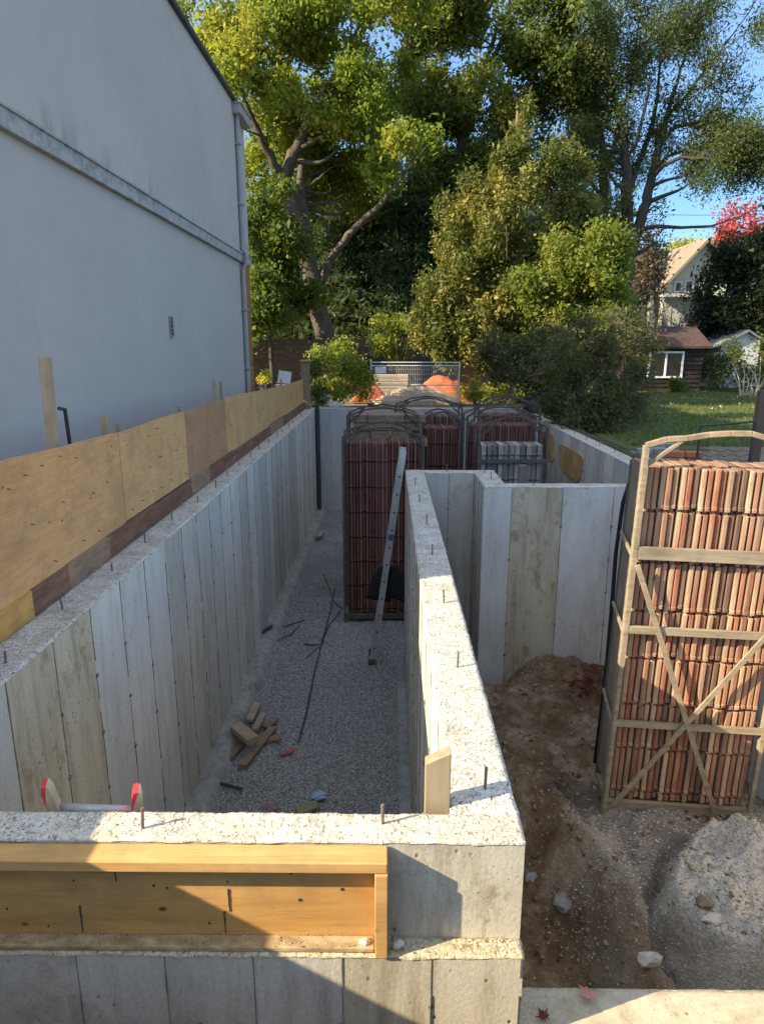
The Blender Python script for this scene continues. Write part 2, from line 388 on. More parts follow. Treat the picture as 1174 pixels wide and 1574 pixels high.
def rough_strip(name, x0, x1, y0, y1, z0, z1, mat, parent, seed=0):
    n = max(4, int((y1 - y0) / .06)); k = 6
    u = np.linspace(0, 1, k); yy = np.linspace(y0, y1, n)
    gx, gy = np.meshgrid(u, yy, indexing='ij')
    prof = np.where(gx < .66, 1, np.clip((1 - gx) / .34 * 1.15, 0, 1))
    X = x0 + (x1 - x0) * gx + fbm(gx * 3, gy * 5, seed) * .05 * gx
    Z = z0 + (z1 - z0) * prof + (fbm(gx * 4, gy * 8, seed + 7) * .05 + fbm(gx * 9, gy * 22, seed + 9) * .05) * (prof > .01)
    V = np.stack([X, gy, Z], -1).reshape(-1, 3); idx = np.arange(k * n).reshape(k, n)
    F = np.stack([idx[:-1, :-1], idx[1:, :-1], idx[1:, 1:], idx[:-1, 1:]], -1).reshape(-1, 4)
    return fast_mesh(name, V, F, mat, parent, smooth=True)

# long wall under the plywood
XL0, XL1 = -2.39, -2.10
lw = thing('foundation_wall', 'long poured concrete wall with pale formwork stripes below the plywood hoarding', 'concrete wall', (XL1, 11, FL))
mb = MB(); block(mb, XL0, XL1, 2.302, 19.7, FL, -.006, {'+x': (.54, .12, '0311000333200302203200320020302002')})
mb.build('wall_body', WM, lw, fix=False)
top_cap('wall_top', XL0, XL1, 2.302, 19.7, 0, M_top, lw)
rough_strip('footing', XL1, XL1 + .26, 2.31, 19.7, FL - .03, FL + .13, M_foot, lw, 3)
for i in range(19): dowel(lw, -2.24 + random.uniform(-.03, .03), 2.75 + .82 * i, random.uniform(.06, .11))
# wall across the far end
fw = thing('foundation_wall', 'grey concrete end wall closing the far end of the trench', 'concrete wall', (0, 19.85, FL))
mb = MB(); block(mb, -2.39, 3.98, 19.703, 20.0, FL, -.006, {'-y': (.6, .1, '2222232')}); mb.build('wall_body', WM, fw, fix=False)
top_cap('wall_top', -2.39, 3.98, 19.703, 20.0, 0, M_top, fw, .05)
# middle wall
mw = thing('foundation_wall', 'straight concrete wall with a sunlit crusty top dividing the gravel trench from the dirt', 'concrete wall', (.38, 6, FL))
mb = MB(); block(mb, .25, .511, 2.302, 9.83, FL, -.006, {'-x': (.54, .3, '030303130'), '+x': (.54, .1, '32233223')}); mb.build('wall_body', WM, mw, fix=False)
top_cap('wall_top', .25, .511, 2.302, 9.83, 0, M_top, mw, .012)
rough_strip('footing', .25, .11, 2.31, 9.9, FL - .03, FL + .05, M_foot, mw, 9)
for (px, py) in ((745, 1212), (703, 1026), (682, 926), (664, 853), (655, 806), (645, 772), (638, 745)):
    q = gr(px, py, 0); dowel(mw, q.x, q.y, .10)
# front wall with its brick ledge
M_ft = rough_top('front_top_rough', (.42, .395, .33), (.66, .635, .56), (.10, .085, .06), (.5, .43, .28))
fr = thing('foundation_wall', 'thick concrete wall with a stepped ledge carrying the orange wooden frame', 'concrete wall', (-.9, 2.2, FL))
FM = [M_front, M_tan, M_front, M_mid, M_fin]
mb = MB(); block(mb, -2.9, .511, 2.15, 2.30, -.445, -.006, {'-y': (9, 3, '0')})
block(mb, -2.9, .511, 2.066, 2.30, FL, -.446, {'-y': (.335, .165, '00003333300'), '+y': (.6, .1, '0303')})
mb.build('wall_body', FM, fr, fix=False)
top_cap('wall_top', -2.9, .511, 2.15, 2.30, 0, M_ft, fr, .009)
M_ledge = rough_top('ledge_rough', (.34, .28, .18), (.6, .54, .4), (.07, .055, .035), (.36, .27, .14))
top_cap('ledge', -2.9, .511, 2.066, 2.149, -.435, M_ledge, fr, .009, .007, .02)
for (px, py) in ((588, 1266), (219, 1273)):
    q = gr(px, py, 0); dowel(fr, q.x, q.y, .085)
# low wall, lower right
lo = thing('foundation_wall', 'low concrete wall top with a pink maple leaf lying on it', 'concrete wall', (2.2, 2.2, FL))
mb = MB(); block(mb, .512, 4.0, 2.066, 2.30, FL, -.856, {'-y': (.6, 0, '000')}); mb.build('wall_body', FM, lo, fix=False)
M_lt = concrete('low_top', (.36, .315, .22), (.52, .47, .36), (.25, .2, .13), .7, .8)
M_lt_unused = None and rough_top('low_top', (.5, .46, .36), (.68, .64, .53), (.2, .17, .12), (.55, .46, .3))
top_cap('wall_top', .513, 4.0, 2.066, 2.30, -.85, M_lt, lo, .02, .004)
# stepped cross wall behind the dirt
cw = thing('foundation_wall', 'stepped concrete cross wall with one brown stained panel between pale ones', 'concrete wall', (1.4, 9, FL))
mb = MB(); block(mb, .512, 1.24, 9.58, 9.83, FL, -.006, {'-y': (.36, .15, '232')}); mb.build('wall_body', WM, cw, fix=False)
mb = MB(); block(mb, 1.241, 1.54, 8.61, 9.83, FL, -.006, {'-x': (.3, .1, '2323'), '-y': (9, 0, '0')}); mb.build('wall_body', WM, cw, fix=False)
mb = MB(); block(mb, 1.541, 3.699, 8.61, 8.86, FL, -.006, {'-y': (.66, 1.605 - .66, '0100100')}); mb.build('wall_body', WM, cw, fix=False)
top_cap('wall_top', .512, 1.24, 9.58, 9.83, 0, M_top, cw, .03); top_cap('wall_top', 1.241, 1.54, 8.61, 9.83, 0, M_top, cw, .03)
top_cap('wall_top', 1.541, 3.699, 8.61, 8.86, 0, M_top, cw, .03)
for (x, y) in ((1.38, 9.6), (1.4, 9.1), (1.9, 8.74), (3.15, 8.72), (.85, 9.7)): dowel(cw, x, y, .1)
# far side wall
rw = thing('foundation_wall', 'long concrete wall with two plywood patched openings in front of the dark bushes', 'concrete wall', (3.85, 11, FL))
mb = MB(); block(mb, 3.70, 3.98, 2.302, 19.70, FL, -.006, {'-x': (.54, .2, '00203220202302022030020220'), '+x': (9, 0, '0')}); mb.build('wall_body', WM, rw, fix=False)
top_cap('wall_top', 3.70, 3.98, 2.302, 19.70, 0, M_top, rw)
for i in range(12): dowel(rw, 3.84, 8.9 + .85 * i, .08)
M_patch = wood('patch_ply', (.42, .27, .11), (.55, .38, .18), (.25, .15, .06), (30, 4, 4))
for (y0, y1, z0, z1) in ((12.75, 14.55, -.82, -.24), (14.98, 16.2, -.78, -.18)):
    pts = []
    for k in range(28):
        a = 2 * math.pi * k / 28; c, s_ = math.cos(a), math.sin(a); e = .45
        rr = 1 + .06 * math.sin(3 * a + y0) + random.uniform(-.03, .03)
        pts.append(((y0 + y1) / 2 + (y1 - y0) / 2 * rr * math.copysign(abs(c) ** e, c), (z0 + z1) / 2 + (z1 - z0) / 2 * rr * math.copysign(abs(s_) ** e, s_)))
    m = MB(); m.prism(pts, 3.675, 3.702, 'x'); m.build('plywood_patch', M_patch, rw)

# ------------------------------------------------------------------ gravel floor, dirt, mound
def sheet(name, x0, x1, y0, y1, fz, res, mat, kind='structure', mask=None, parent=None, smooth=True):
    nx = int((x1 - x0) / res); ny = int((y1 - y0) / res)
    gx, gy = np.meshgrid(np.linspace(x0, x1, nx + 1), np.linspace(y0, y1, ny + 1), indexing='ij')
    V = np.stack([gx, gy, fz(gx, gy)], -1).reshape(-1, 3)
    idx = np.arange((nx + 1) * (ny + 1)).reshape(nx + 1, ny + 1)
    F = np.stack([idx[:-1, :-1], idx[1:, :-1], idx[1:, 1:], idx[:-1, 1:]], -1).reshape(-1, 4)
    if mask is not None:
        c = V[F].mean(1); F = F[mask(c[:, 0], c[:, 1])]
    o = fast_mesh(name, V, F, mat, parent, smooth=smooth)
    return tag(o, kind=kind) if kind else o
def fgrav(x, y): return FL + .05 * fbm(x * 1.5, y * 1.5, 2) + .012 * fbm(x * 20, y * 20, 4)
sheet('gravel_floor', -2.1, 3.7, 2.3, 19.7, fgrav, .05, M_gravel, mask=lambda x, y: (x < .25) | (y > 9.83) | ((x > 1.5) & (y > 8.87)))
def stones(name, P, size, mat, seed=0, flat=.7):
    r = np.random.default_rng(seed); n = len(P)
    base = np.array([(1, 0, 0), (0, 1, 0), (-1, 0, 0), (0, -1, 0), (0, 0, 1), (0, 0, -1)], float)
    V = base[None] * (1 + r.uniform(-.35, .35, (n, 6, 1))) + r.uniform(-.3, .3, (n, 6, 3))
    V[:, :, 2] *= flat
    a = r.uniform(0, 6.28, n); b = r.uniform(-.9, .9, n)
    ca, sa, cb, sb = np.cos(a), np.sin(a), np.cos(b), np.sin(b)
    x, y, z = V[:, :, 0].copy(), V[:, :, 1].copy(), V[:, :, 2].copy()
    x2 = x * cb[:, None] + z * sb[:, None]; z2 = -x * sb[:, None] + z * cb[:, None]
    V[:, :, 0] = x2 * ca[:, None] - y * sa[:, None]; V[:, :, 1] = x2 * sa[:, None] + y * ca[:, None]; V[:, :, 2] = z2
    V = V * size[:, None, None] + P[:, None, :]
    T = np.array([(0, 1, 4), (1, 2, 4), (2, 3, 4), (3, 0, 4), (1, 0, 5), (2, 1, 5), (3, 2, 5), (0, 3, 5)])
    F = (T[None] + (np.arange(n) * 6)[:, None, None]).reshape(-1, 3)
    return tag(fast_mesh(name, V.reshape(-1, 3), F, mat, None, 3), kind='stuff')
n = 70000
yy = 3.0 + 9.5 * RNG.random(n) ** 1.25; xx = RNG.uniform(-2.0, .24, n)
stones('gravel_stones', np.stack([xx, yy, fgrav(xx, yy) + .004], -1), RNG.uniform(.005, .013, n), M_stone, 1)

def fdirt(x, y):
    z = -2.62 + .0 * x
    # slope: trampled bench beside the middle wall, deeper pit close to the front, sunk corner by the step
    ss = lambda a, b, t: np.clip((t - a) / (b - a), 0, 1) ** 2 * (3 - 2 * np.clip((t - a) / (b - a), 0, 1))
    z = z + .30 * ss(1.2, 2.3, x) * ss(3.2, 4.6, y) * (1 - ss(5.0, 6.2, y))        # ground under the rack rises to the front
    z = z - .42 * ss(8.1, 8.32, y + .1 * np.sin(x * 5)) * (1 - ss(1.5, 2.0, x)) + .28 * np.exp(-((x - 2.45) / .55) ** 2 - ((y - 8.15) / .6) ** 2)                          # dug out at the cross wall
    z = z - .22 * (1 - ss(.66, 1.0, x + .06 * np.sin(y * 4))) * ss(3, 3.8, y) * 1.5                                             # gutter along the wall
    z = z - .42 * np.exp(-((x - 1.45) / .33) ** 2 - ((y - 4.0) / .55) ** 2)         # hole
    z = z - .25 * np.exp(-((x - 1.0) / .25) ** 2 - ((y - 4.3) / .8) ** 2)
    z = z + .16 * np.exp(-((x - 2.0) / .5) ** 2 - ((y - 8.2) / .5) ** 2)
    e = np.sqrt(((x - 3.15) / 1.08) ** 2 + ((y - 4.22) / .8) ** 2) + .05 * np.sin(np.arctan2(y - 4.3, x - 3.15) * 5) + .16 * fbm(x * 3, y * 3, 77)
    z = z + .30 * (1 - ss(.86, 1.0, e)) + .10 * (1 - ss(0, .9, e)) - .17 * np.exp(-((e - 1.05) / .05) ** 2)
    z = z + .20 * np.exp(-((x - 1.75 - .12 * np.sin(y * 2)) / .16) ** 2) * ss(3.4, 4.2, y) * (1 - ss(5.3, 6.4, y))     # spoil ridge
    z = z + .22 * np.exp(-((x - 1.35) / .3) ** 2 - ((y - 6.3) / 1.2) ** 2)
    return z + .34 * fbm(x * 2.4, y * 2.4, 12, 5) + .11 * fbm(x * 9, y * 9, 17, 5) + .03 * fbm(x * 36, y * 36, 19, 2)
mD, tD, pD = nodes_of('dirt_brown')
n1 = noise(tD, mapped(tD, (1.6, 1.6, 1.6)), 1, 9, .7)
cD = ramp(tD, n1, [(.34, (.085, .052, .028)), (.5, (.20, .138, .083)), (.64, (.38, .305, .22))])
n2 = noise(tD, mapped(tD, (38, 38, 38)), 1, 5, .7)
cD = mix(tD, .5, cD, ramp(tD, n2, [(.3, (.25, .25, .25)), (.7, (.8, .8, .8))]), 'OVERLAY')
spx = nd(tD, 'ShaderNodeSeparateXYZ'); tD.links.new(nd(tD, 'ShaderNodeNewGeometry').outputs['Position'], spx.inputs[0])
# the crushed-stone fill lies on the soil towards the low wall and around the rack
gx = math_(tD, 'ADD', spx.outputs[0], math_(tD, 'MULTIPLY', noise(tD, mapped(tD, (1.8, 1.8, 1.8)), 1, 6), 1.6))
gmask = ramp(tD, math_(tD, 'MULTIPLY', gx, .25), [(.585, (0, 0, 0)), (.66, (1, 1, 1))])
ymask = ramp(tD, math_(tD, 'MULTIPLY', spx.outputs[1], .1), [(.56, (1, 1, 1)), (.63, (0, 0, 0))])
vS = voro(tD, mapped(tD, (1, 1, 1)), 55)
sS = nd(tD, 'ShaderNodeSeparateColor'); tD.links.new(vS.outputs['Color'], sS.inputs[0])
cS = ramp(tD, sS.outputs[0], [(.15, (.34, .315, .27)), (.5, (.52, .485, .425)), (.85, (.64, .6, .53))])
cS = mix(tD, .5, cS, ramp(tD, n1, [(.3, (.4, .385, .355)), (.7, (.56, .53, .47))]))
ex = math_(tD, 'POWER', math_(tD, 'DIVIDE', math_(tD, 'SUBTRACT', spx.outputs[0], 3.15), 1.08), 2.0)
ey = math_(tD, 'POWER', math_(tD, 'DIVIDE', math_(tD, 'SUBTRACT', spx.outputs[1], 4.22), .8), 2.0)
ee = math_(tD, 'ADD', math_(tD, 'SQRT', math_(tD, 'ADD', ex, ey)), math_(tD, 'MULTIPLY', math_(tD, 'SUBTRACT', noise(tD, mapped(tD, (3, 3, 3)), 1, 5), .5), .5))
# pale screenings in the mound, coarser gravel mixed with dark soil round it
cS = mix(tD, ramp(tD, math_(tD, 'MULTIPLY', ee, .5), [(.48, (0, 0, 0)), (.54, (.75,) * 3)]), cS, mix(tD, .45, cD, (.17, .15, .13)))
cD = mix(tD, mix(tD, 1.0, gmask, ymask, 'MULTIPLY'), cD, cS)
tD.links.new(cD, pD.inputs['Base Color']); pD.inputs['Roughness'].default_value = .97; pD.inputs['Specular IOR Level'].default_value = .1
bump(tD, pD, math_(tD, 'ADD', n2, math_(tD, 'MULTIPLY', vS.outputs['Distance'], -.4)), .8, .02)
sheet('dirt', .511, 3.70, 2.3, 9.58, fdirt, .018, mD, mask=lambda x, y: (y < 8.61) | (x < 1.24))
n = 34000
xx = RNG.uniform(.55, 3.68, n); yy = 2.6 + 3.4 * RNG.random(n)
keep = (RNG.random(n) < np.clip((xx + .35 * np.sin(yy * 3) + fbm(xx * 2, yy * 2, 5) * 1.5 - 1.55) / .7, .06, 1)) 
xx, yy = xx[keep], yy[keep]
stones('crushed_stone', np.stack([xx, yy, fdirt(xx, yy) + .003], -1), .003 + .010 * RNG.random(len(xx)) ** 2.2, M_stone2, 2)
n = 2400
xx = RNG.uniform(.55, 2.6, n); yy = RNG.uniform(3.5, 8.5, n)
M_clod = leafy('soil_clods', [(.13, .085, .05), (.2, .14, .085), (.28, .215, .14), (.36, .30, .22)], None, 0)
stones('soil_clods', np.stack([xx, yy, fdirt(xx, yy) + .004], -1), (.004 + .034 * RNG.random(n) ** 5), M_clod, 3)

def crumbs(name, boxes, dens, lo_, hi_, seed):
    P = []
    for (x0, x1, y0, y1, z, f) in boxes:
        k = int((x1 - x0) * (y1 - y0) * dens * f); P.append(np.stack([RNG.uniform(x0, x1, k), RNG.uniform(y0, y1, k), np.full(k, z)], -1))
    P = np.concatenate(P); stones(name, P, RNG.uniform(lo_, hi_, len(P)), M_crumb, seed, .6)
M_crumb = leafy('concrete_crumbs', [(.09, .075, .055), (.28, .24, .18), (.44, .41, .35), (.56, .54, .48), (.64, .63, .59)], None, 0)
crumbs('concrete_crumbs', [(-2.9, .5, 2.16, 2.30, .0, 1), (.26, .5, 2.3, 5.2, .0, .8), (.26, .5, 5.2, 9.8, .0, .35), (-2.38, -2.11, 2.3, 7, .0, .5), (.3, .51, 2.07, 2.145, -.433, 1.5), (-2.9, 0, 2.07, 2.13, -.405, .9), (.52, .8, 2.07, 2.3, -.85, 1.6)], 2600, .0012, .0036, 5)

# ------------------------------------------------------------------ stucco house
XB = -3.6
M_stucco, tS, pS = nodes_of('stucco_grey')
nS = noise(tS, mapped(tS, (.35, .35, .5)), 1, 5, .5); nf = noise(tS, mapped(tS, (70, 70, 70)), 1, 4, .7)
cS_ = ramp(tS, nS, [(.35, (.455, .435, .415)), (.65, (.50, .48, .46))])
stk = noise(tS, mapped(tS, (2.6, 2.6, .5)), 1, 5, .7)
cS_ = mix(tS, ramp(tS, stk, [(.62, (0, 0, 0)), (.8, (.3,) * 3)]), cS_, (.25, .26, .27))
zz = nd(tS, 'ShaderNodeSeparateXYZ'); tS.links.new(nd(tS, 'ShaderNodeNewGeometry').outputs['Position'], zz.inputs[0])
zm = ramp(tS, math_(tS, 'MULTIPLY', zz.outputs[2], .1), [(.392, (.9,) * 3), (.43, (0, 0, 0))])
dr = ramp(tS, noise(tS, mapped(tS, (1, 2.4, .15)), 1, 5, .7), [(.5, (0, 0, 0)), (.66, (.8,) * 3)])
zl = ramp(tS, math_(tS, 'MULTIPLY', zz.outputs[2], .1), [(.392, (0, 0, 0)), (.3925, (1, 1, 1))])
cS_ = mix(tS, mix(tS, 1.0, mix(tS, 1.0, zm, dr, 'MULTIPLY'), zl, 'MULTIPLY'), cS_, (.16, .155, .14))
tw_ = noise(tS, mapped(tS, (3.5, 3.5, 3.5)), 1, 8, .7)
cS_ = mix(tS, .07, cS_, ramp(tS, tw_, [(.35, (.3, .3, .3)), (.65, (.7, .7, .7))]), 'OVERLAY')
tS.links.new(cS_, pS.inputs['Base Color']); pS.inputs['Roughness'].default_value = .9; pS.inputs['Specular IOR Level'].default_value = .15
bump(tS, pS, math_(tS, 'ADD', nf, math_(tS, 'MULTIPLY', tw_, 2.5)), .35, .006)
M_trim = simple('trim_stained', (.2, .205, .205), (.46, .47, .47), (3, 6, 8), .85, .3, mid=(.38, .39, .39))
M_flash = simple('roof_flashing', (.03, .035, .04), (.07, .075, .08), (3, 3, 3), .5, .05)
M_pipe = simple('downpipe_paint', (.30, .30, .32), (.40, .40, .42), (2, 2, 2), .5, .05)
M_cedar = wood('cedar_boards', (.28, .12, .04), (.46, .22, .08), (.14, .06, .03), (20, 20, 2))
hs = thing('stucco_house', 'tall grey stucco house wall with a stained trim band and white vent', 'house', (XB, 10, .06))
ZT = 7.17
mb = MB(); mb.box(-8, XB, 3.65, 17.45, -.5, 3.72); mb.build('wall', M_stucco, hs)
mb = MB(); mb.box(-8, XB + .03, 3.65, 18.35, 3.93, ZT); mb.build('upper_wall', M_stucco, hs)
mb = MB(); mb.box(XB - .05, XB + .075, 3.63, 18.37, 3.722, 3.928); mb.box(XB - .05, XB + .10, 3.62, 18.38, 3.90, 3.935)
mb.box(-8, XB - .05, 3.66, 18.36, 3.722, 3.928); mb.build('trim_band', M_trim, hs, bevel=.006)
mb = MB(); mb.box(-8.1, XB + .11, 3.58, 18.42, ZT + .002, ZT + .09); mb.build('roof_edge', M_flash, hs, bevel=.01)
mb = MB(); mb.tube([(XB + .09, 17.3, ZT - .25), (XB + .09, 17.3, 4.02), (XB + .16, 17.3, 3.92), (XB + .16, 17.3, 3.7), (XB + .07, 17.3, 3.55), (XB + .07, 17.3, .0)], .055, 10)
for z in (1.2, 2.6, 5.0, 6.3): mb.box(XB, XB + .16, 17.22, 17.38, z, z + .04)
mb.build('downpipe', M_pipe, hs)
mb = MB(); mb.box(XB + .031, XB + .22, 17.1, 18.3, ZT - .26, ZT - .06); mb.box(XB + .031, XB + .25, 17.08, 18.32, ZT - .06, ZT - .02); mb.build('gutter_end', M_pipe, hs, bevel=.012)
mb = MB(); mb.box(XB - .5, XB + .03, 17.47, 18.28, -.3, 3.71); mb.build('wood_screen', M_cedar, hs)
vt = MB(); vc = at(262, 502, 1); vy = 11.55; vz = at(262, 502, vy).z
vt.box(XB, XB + .03, vy - .08, vy + .08, vz - .17, vz - .145); vt.box(XB, XB + .03, vy - .08, vy + .08, vz + .145, vz + .17)
vt.box(XB, XB + .03, vy - .08, vy - .06, vz - .145, vz + .145); vt.box(XB, XB + .03, vy + .06, vy + .08, vz - .145, vz + .145)
for k in range(4): vt.box(XB, XB + .035, vy - .06, vy + .06, vz - .105 + k * .068, vz - .09 + k * .068)
M_white = simple('white_plastic', (.5, .5, .5), (.62, .62, .62), (5, 5, 5), .5, .05)
vo_ = vt.build('vent', simple('vent_grey', (.24, .24, .25), (.34, .34, .35), (9, 9, 9), .6, .1), hs)
mb = MB(); mb.box(XB + .001, XB + .006, vy - .06, vy + .06, vz - .145, vz + .145); mb.build('recess', M_flash, vo_)

# ------------------------------------------------------------------ plywood hoarding
XP = -2.421
ply = [wood('ply_tan', (.60, .325, .14), (.72, .425, .20), (.44, .21, .075), (2, 3, 26), .8),
       wood('ply_pale', (.61, .35, .15), (.73, .45, .21), (.42, .26, .10), (2, 3, 26), .6),
       wood('ply_brown', (.42, .225, .12), (.52, .30, .17), (.3, .17, .10), (2, 26, 3), .5),
       wood('ply_yellow', (.55, .325, .135), (.66, .42, .18), (.34, .23, .10), (2, 4, 20), .4)]
M_kick = [simple('kick_red', (.13, .065, .04), (.27, .15, .10), (4, 3, 14), .9, .3, mid=(.19, .10, .065)),
          wood('kick_orange', (.5, .26, .07), (.66, .38, .13), (.2, .09, .03), (2, 3, 16)),
          simple('kick_grey', (.2, .12, .075), (.36, .26, .18), (5, 4, 12), .95, .4, mid=(.28, .18, .12))]
hd = thing('plywood_hoarding', 'plywood hoarding of mismatched sheets nailed to stakes along the house', 'hoarding', (XP, 8, 0))
tops = [(0.5, .80), (2.1, .83), (3.15, 1.0)] + [(None, None)] * 0
edges = []
for (px, py) in ((8, 705), (175, 665), (279, 632), (341, 612), (411, 597), (434, 592), (463, 584)):
    Dd = 2.45 * FPX / (597 - px); Y = (Dd - .24) / .971
    for _ in range(6):
        p = at(px, py, Y); Y += (-2.45 - p.x) * (Y / p.x) * .8 if abs(p.x) > .1 else 0
    edges.append((Y, at(px, py, Y).z))
edges = [(-1.6, .80), (1.9, .80), (2.75, 1.0)] + edges
kinds = [0, 1, 0, 0, 1, 2, 3, 3, 3]
for i in range(len(edges) - 1):
    (ya, za), (yb, zb) = edges[i], edges[i + 1]
    m = MB(); nseg = 14; off = random.uniform(-.006, .006)
    ys = np.linspace(ya + .003, yb - .003, nseg); zt = np.linspace(za, zb, nseg) + np.array([.004 * math.sin(k * .5 + i) for k in range(nseg)])
    zb_ = .19 + .02 * math.sin(i * 2)
    for (xo, sgn) in ((0, 1),):
        vs = []
        for y, z in zip(ys, zt):
            bw = .010 * math.sin((y - ya) / (yb - ya) * math.pi) * (1 if i % 2 else -1)
            for q in (0, .35, .7, 1): vs.append((XP + .012 + off + bw * q, y, zb_ + (z - zb_) * q))
        for y, z in zip(ys, zt):
            bw = .010 * math.sin((y - ya) / (yb - ya) * math.pi) * (1 if i % 2 else -1)
            for q in (0, .35, .7, 1): vs.append((XP - .004 + off + bw * q, y, zb_ + (z - zb_) * q))
        fs = []; nv = nseg * 4
        for a in range(nseg - 1):
            for b in range(3):
                fs.append((a * 4 + b, (a + 1) * 4 + b, (a + 1) * 4 + b + 1, a * 4 + b + 1)); fs.append((nv + a * 4 + b, nv + a * 4 + b + 1, nv + (a + 1) * 4 + b + 1, nv + (a + 1) * 4 + b))
            fs.append((a * 4 + 3, (a + 1) * 4 + 3, nv + (a + 1) * 4 + 3, nv + a * 4 + 3)); fs.append((a * 4, nv + a * 4, nv + (a + 1) * 4, (a + 1) * 4))
        for a in (0, nseg - 1):
            for b in range(3): fs.append((a * 4 + b, a * 4 + b + 1, nv + a * 4 + b + 1, nv + a * 4 + b))
        m.add(vs, fs)
    nm = m
    for a in range(7):
        for b in range(3):
            yy_ = ya + (yb - ya) * (a + .5) / 7 + random.uniform(-.03, .03); zz_ = zb_ + (za - zb_) * (.12 + .38 * b) + random.uniform(-.03, .03)
            if random.random() < .5: nm.tube([(XP + .0, yy_, zz_), (XP + .034, yy_, zz_ - .004)], .0045, 6, 1)
    sh = m.build('plywood_sheet', [ply[kinds[i]], M_rebar], hd)
y = -1.6; k = 0
for (L, kk) in ((3.3, 0), (1.0, 1), (.9, 0), (.65, 1), (.55, 0), (.75, 2), (1.2, 0), (1.3, 0), (.9, 2), (1.4, 0), (1.6, 0), (1.8, 0), (1.7, 2), (2.2, 0), (1.9, 0)):
    m = MB(); tz = .195 + random.uniform(-.02, .025)
    xo_ = .004 * (k % 2); k += 1; m.box(XP + .002 + xo_, XP + .022 + xo_, y, y + L + .02, -.06 - .002 * (k % 2), tz); m.build('kick_board', M_kick[kk], hd, bevel=.003); y += L
M_stake = wood('stake_wood', (.36, .28, .18), (.52, .42, .29), (.22, .16, .1), (14, 14, 1.5))
for (px0, py0, wpx, lean) in ((79, 548, .075, .10), (158, 637, .06, 0), (177, 650, .05, 0), (275, 623, .04, 0), (330, 584, .05, 0), (340, 587, .04, 0), (408, 590, .04, 0), (432, 582, .05, 0)):
    Y = (2.53 * FPX / (597 - px0) - .1) / .971
    p = at(px0, py0, Y); x = -2.55
    m = MB(); m.bar((x + lean * .12, Y - lean, -.1), (x, Y, p.z), wpx, wpx * .8); m.build('stake', M_stake, hd, bevel=.004)
st = tag(MB().tube([(-2.75, 5.9, .3), (-2.68, 5.65, .9), (-2.62, 5.5, 1.28), (-2.60, 5.36, 1.30)], .016, 7).build('bent_rod', M_flash), 'dark bent rod leaning behind the hoarding beside the tallest stake', 'rod')

# ------------------------------------------------------------------ form panel racks
def panel_mat(name, e1, e2, wearc=(.36, .27, .18)):
    m, t, p = nodes_of(name)
    v = mapped(t, (9, 9, 2.2)); n = noise(t, v, 1, 6, .65)
    oi = nd(t, 'ShaderNodeObjectInfo')
    col = ramp(t, n, [(.32, e1), (.68, e2)])
    wear = noise(t, mapped(t, (22, 22, 6), loc=(2, 1, 5)), 1, 5, .7)
    col = mix(t, ramp(t, wear, [(.44, (0, 0, 0)), (.66, (.8,) * 3)]), col, wearc)
    band = noise(t, mapped(t, (16, 16, 1.3), loc=(5, 8, 3)), 1, 3, .5)
    col = mix(t, ramp(t, band, [(.46, (0, 0, 0)), (.6, (.75,) * 3)]), col, wearc)
    hsv = nd(t, 'ShaderNodeHueSaturation'); t.links.new(col, hsv.inputs['Color'])
    t.links.new(math_(t, 'ADD', math_(t, 'MULTIPLY', oi.outputs['Random'], .4), .8), hsv.inputs['Value'])
    t.links.new(hsv.outputs[0], p.inputs['Base Color']); p.inputs['Roughness'].default_value = .8; p.inputs['Specular IOR Level'].default_value = .2
    bump(t, p, n, .3, .005); return m
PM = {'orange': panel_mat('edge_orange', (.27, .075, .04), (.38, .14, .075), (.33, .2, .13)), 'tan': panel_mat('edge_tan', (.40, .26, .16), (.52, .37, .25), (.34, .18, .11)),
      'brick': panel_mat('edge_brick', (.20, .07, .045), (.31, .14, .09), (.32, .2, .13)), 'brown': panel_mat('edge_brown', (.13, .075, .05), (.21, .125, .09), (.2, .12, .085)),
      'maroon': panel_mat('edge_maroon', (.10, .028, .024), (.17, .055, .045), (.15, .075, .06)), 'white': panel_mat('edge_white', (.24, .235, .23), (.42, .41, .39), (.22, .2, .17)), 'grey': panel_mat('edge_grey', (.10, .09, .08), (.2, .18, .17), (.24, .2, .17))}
M_face = simple('panel_face', (.14, .11, .08), (.28, .23, .18), (3, 3, 2), .7, .1)
def panel_mesh(t, d, h, seed):
    r = random.Random(seed); poly = [(0, 0)]; pitch = .445; z = .05
    pts = []
    while z < h - .1:
        pts += [(.0, z), (.034, z + .006), (.034, z + .030), (-.008, z + .036), (-.008, z + .062), (0, z + .068)]; z += pitch
    poly = [(0, 0)] + [(a, b) for a, b in pts if 0 < b < h] + [(.004, h - .008), (.012, h), (d, h), (d, 0)]
    mb = MB(); n = len(poly); hx = t / 2; c = min(.008, t * .25); cy = .005
    # chamfered long edge: three rings
    ringA = [(-hx, u + (cy if u < .1 else 0), v) for u, v in poly]; ringB = [(-hx + c, u, v) for u, v in poly]
    ringC = [(hx - c, u, v) for u, v in poly]; ringD = [(hx, u + (cy if u < .1 else 0), v) for u, v in poly]
    rs = [ringA, ringB, ringC, ringD]; mb.v = [p for q in rs for p in q]
    for k in range(3):
        for i in range(n):
            j = (i + 1) % n; mb.f.append((k * n + i, k * n + j, (k + 1) * n + j, (k + 1) * n + i)); mb.m.append(0)
    mb.f.append(tuple(range(n - 1, -1, -1))); mb.m.append(1); mb.f.append(tuple(3 * n + i for i in range(n))); mb.m.append(1)
    return mb
_pm = {}
def panel_data(kind, t, d, h, var):
    key = (kind, t, d, h, var)
    if key not in _pm:
        o = panel_mesh(t, d, h, var).build('form_panel', [PM[kind], M_face]); _pm[key] = o.data; bpy.data.objects.remove(o)
    return _pm[key]
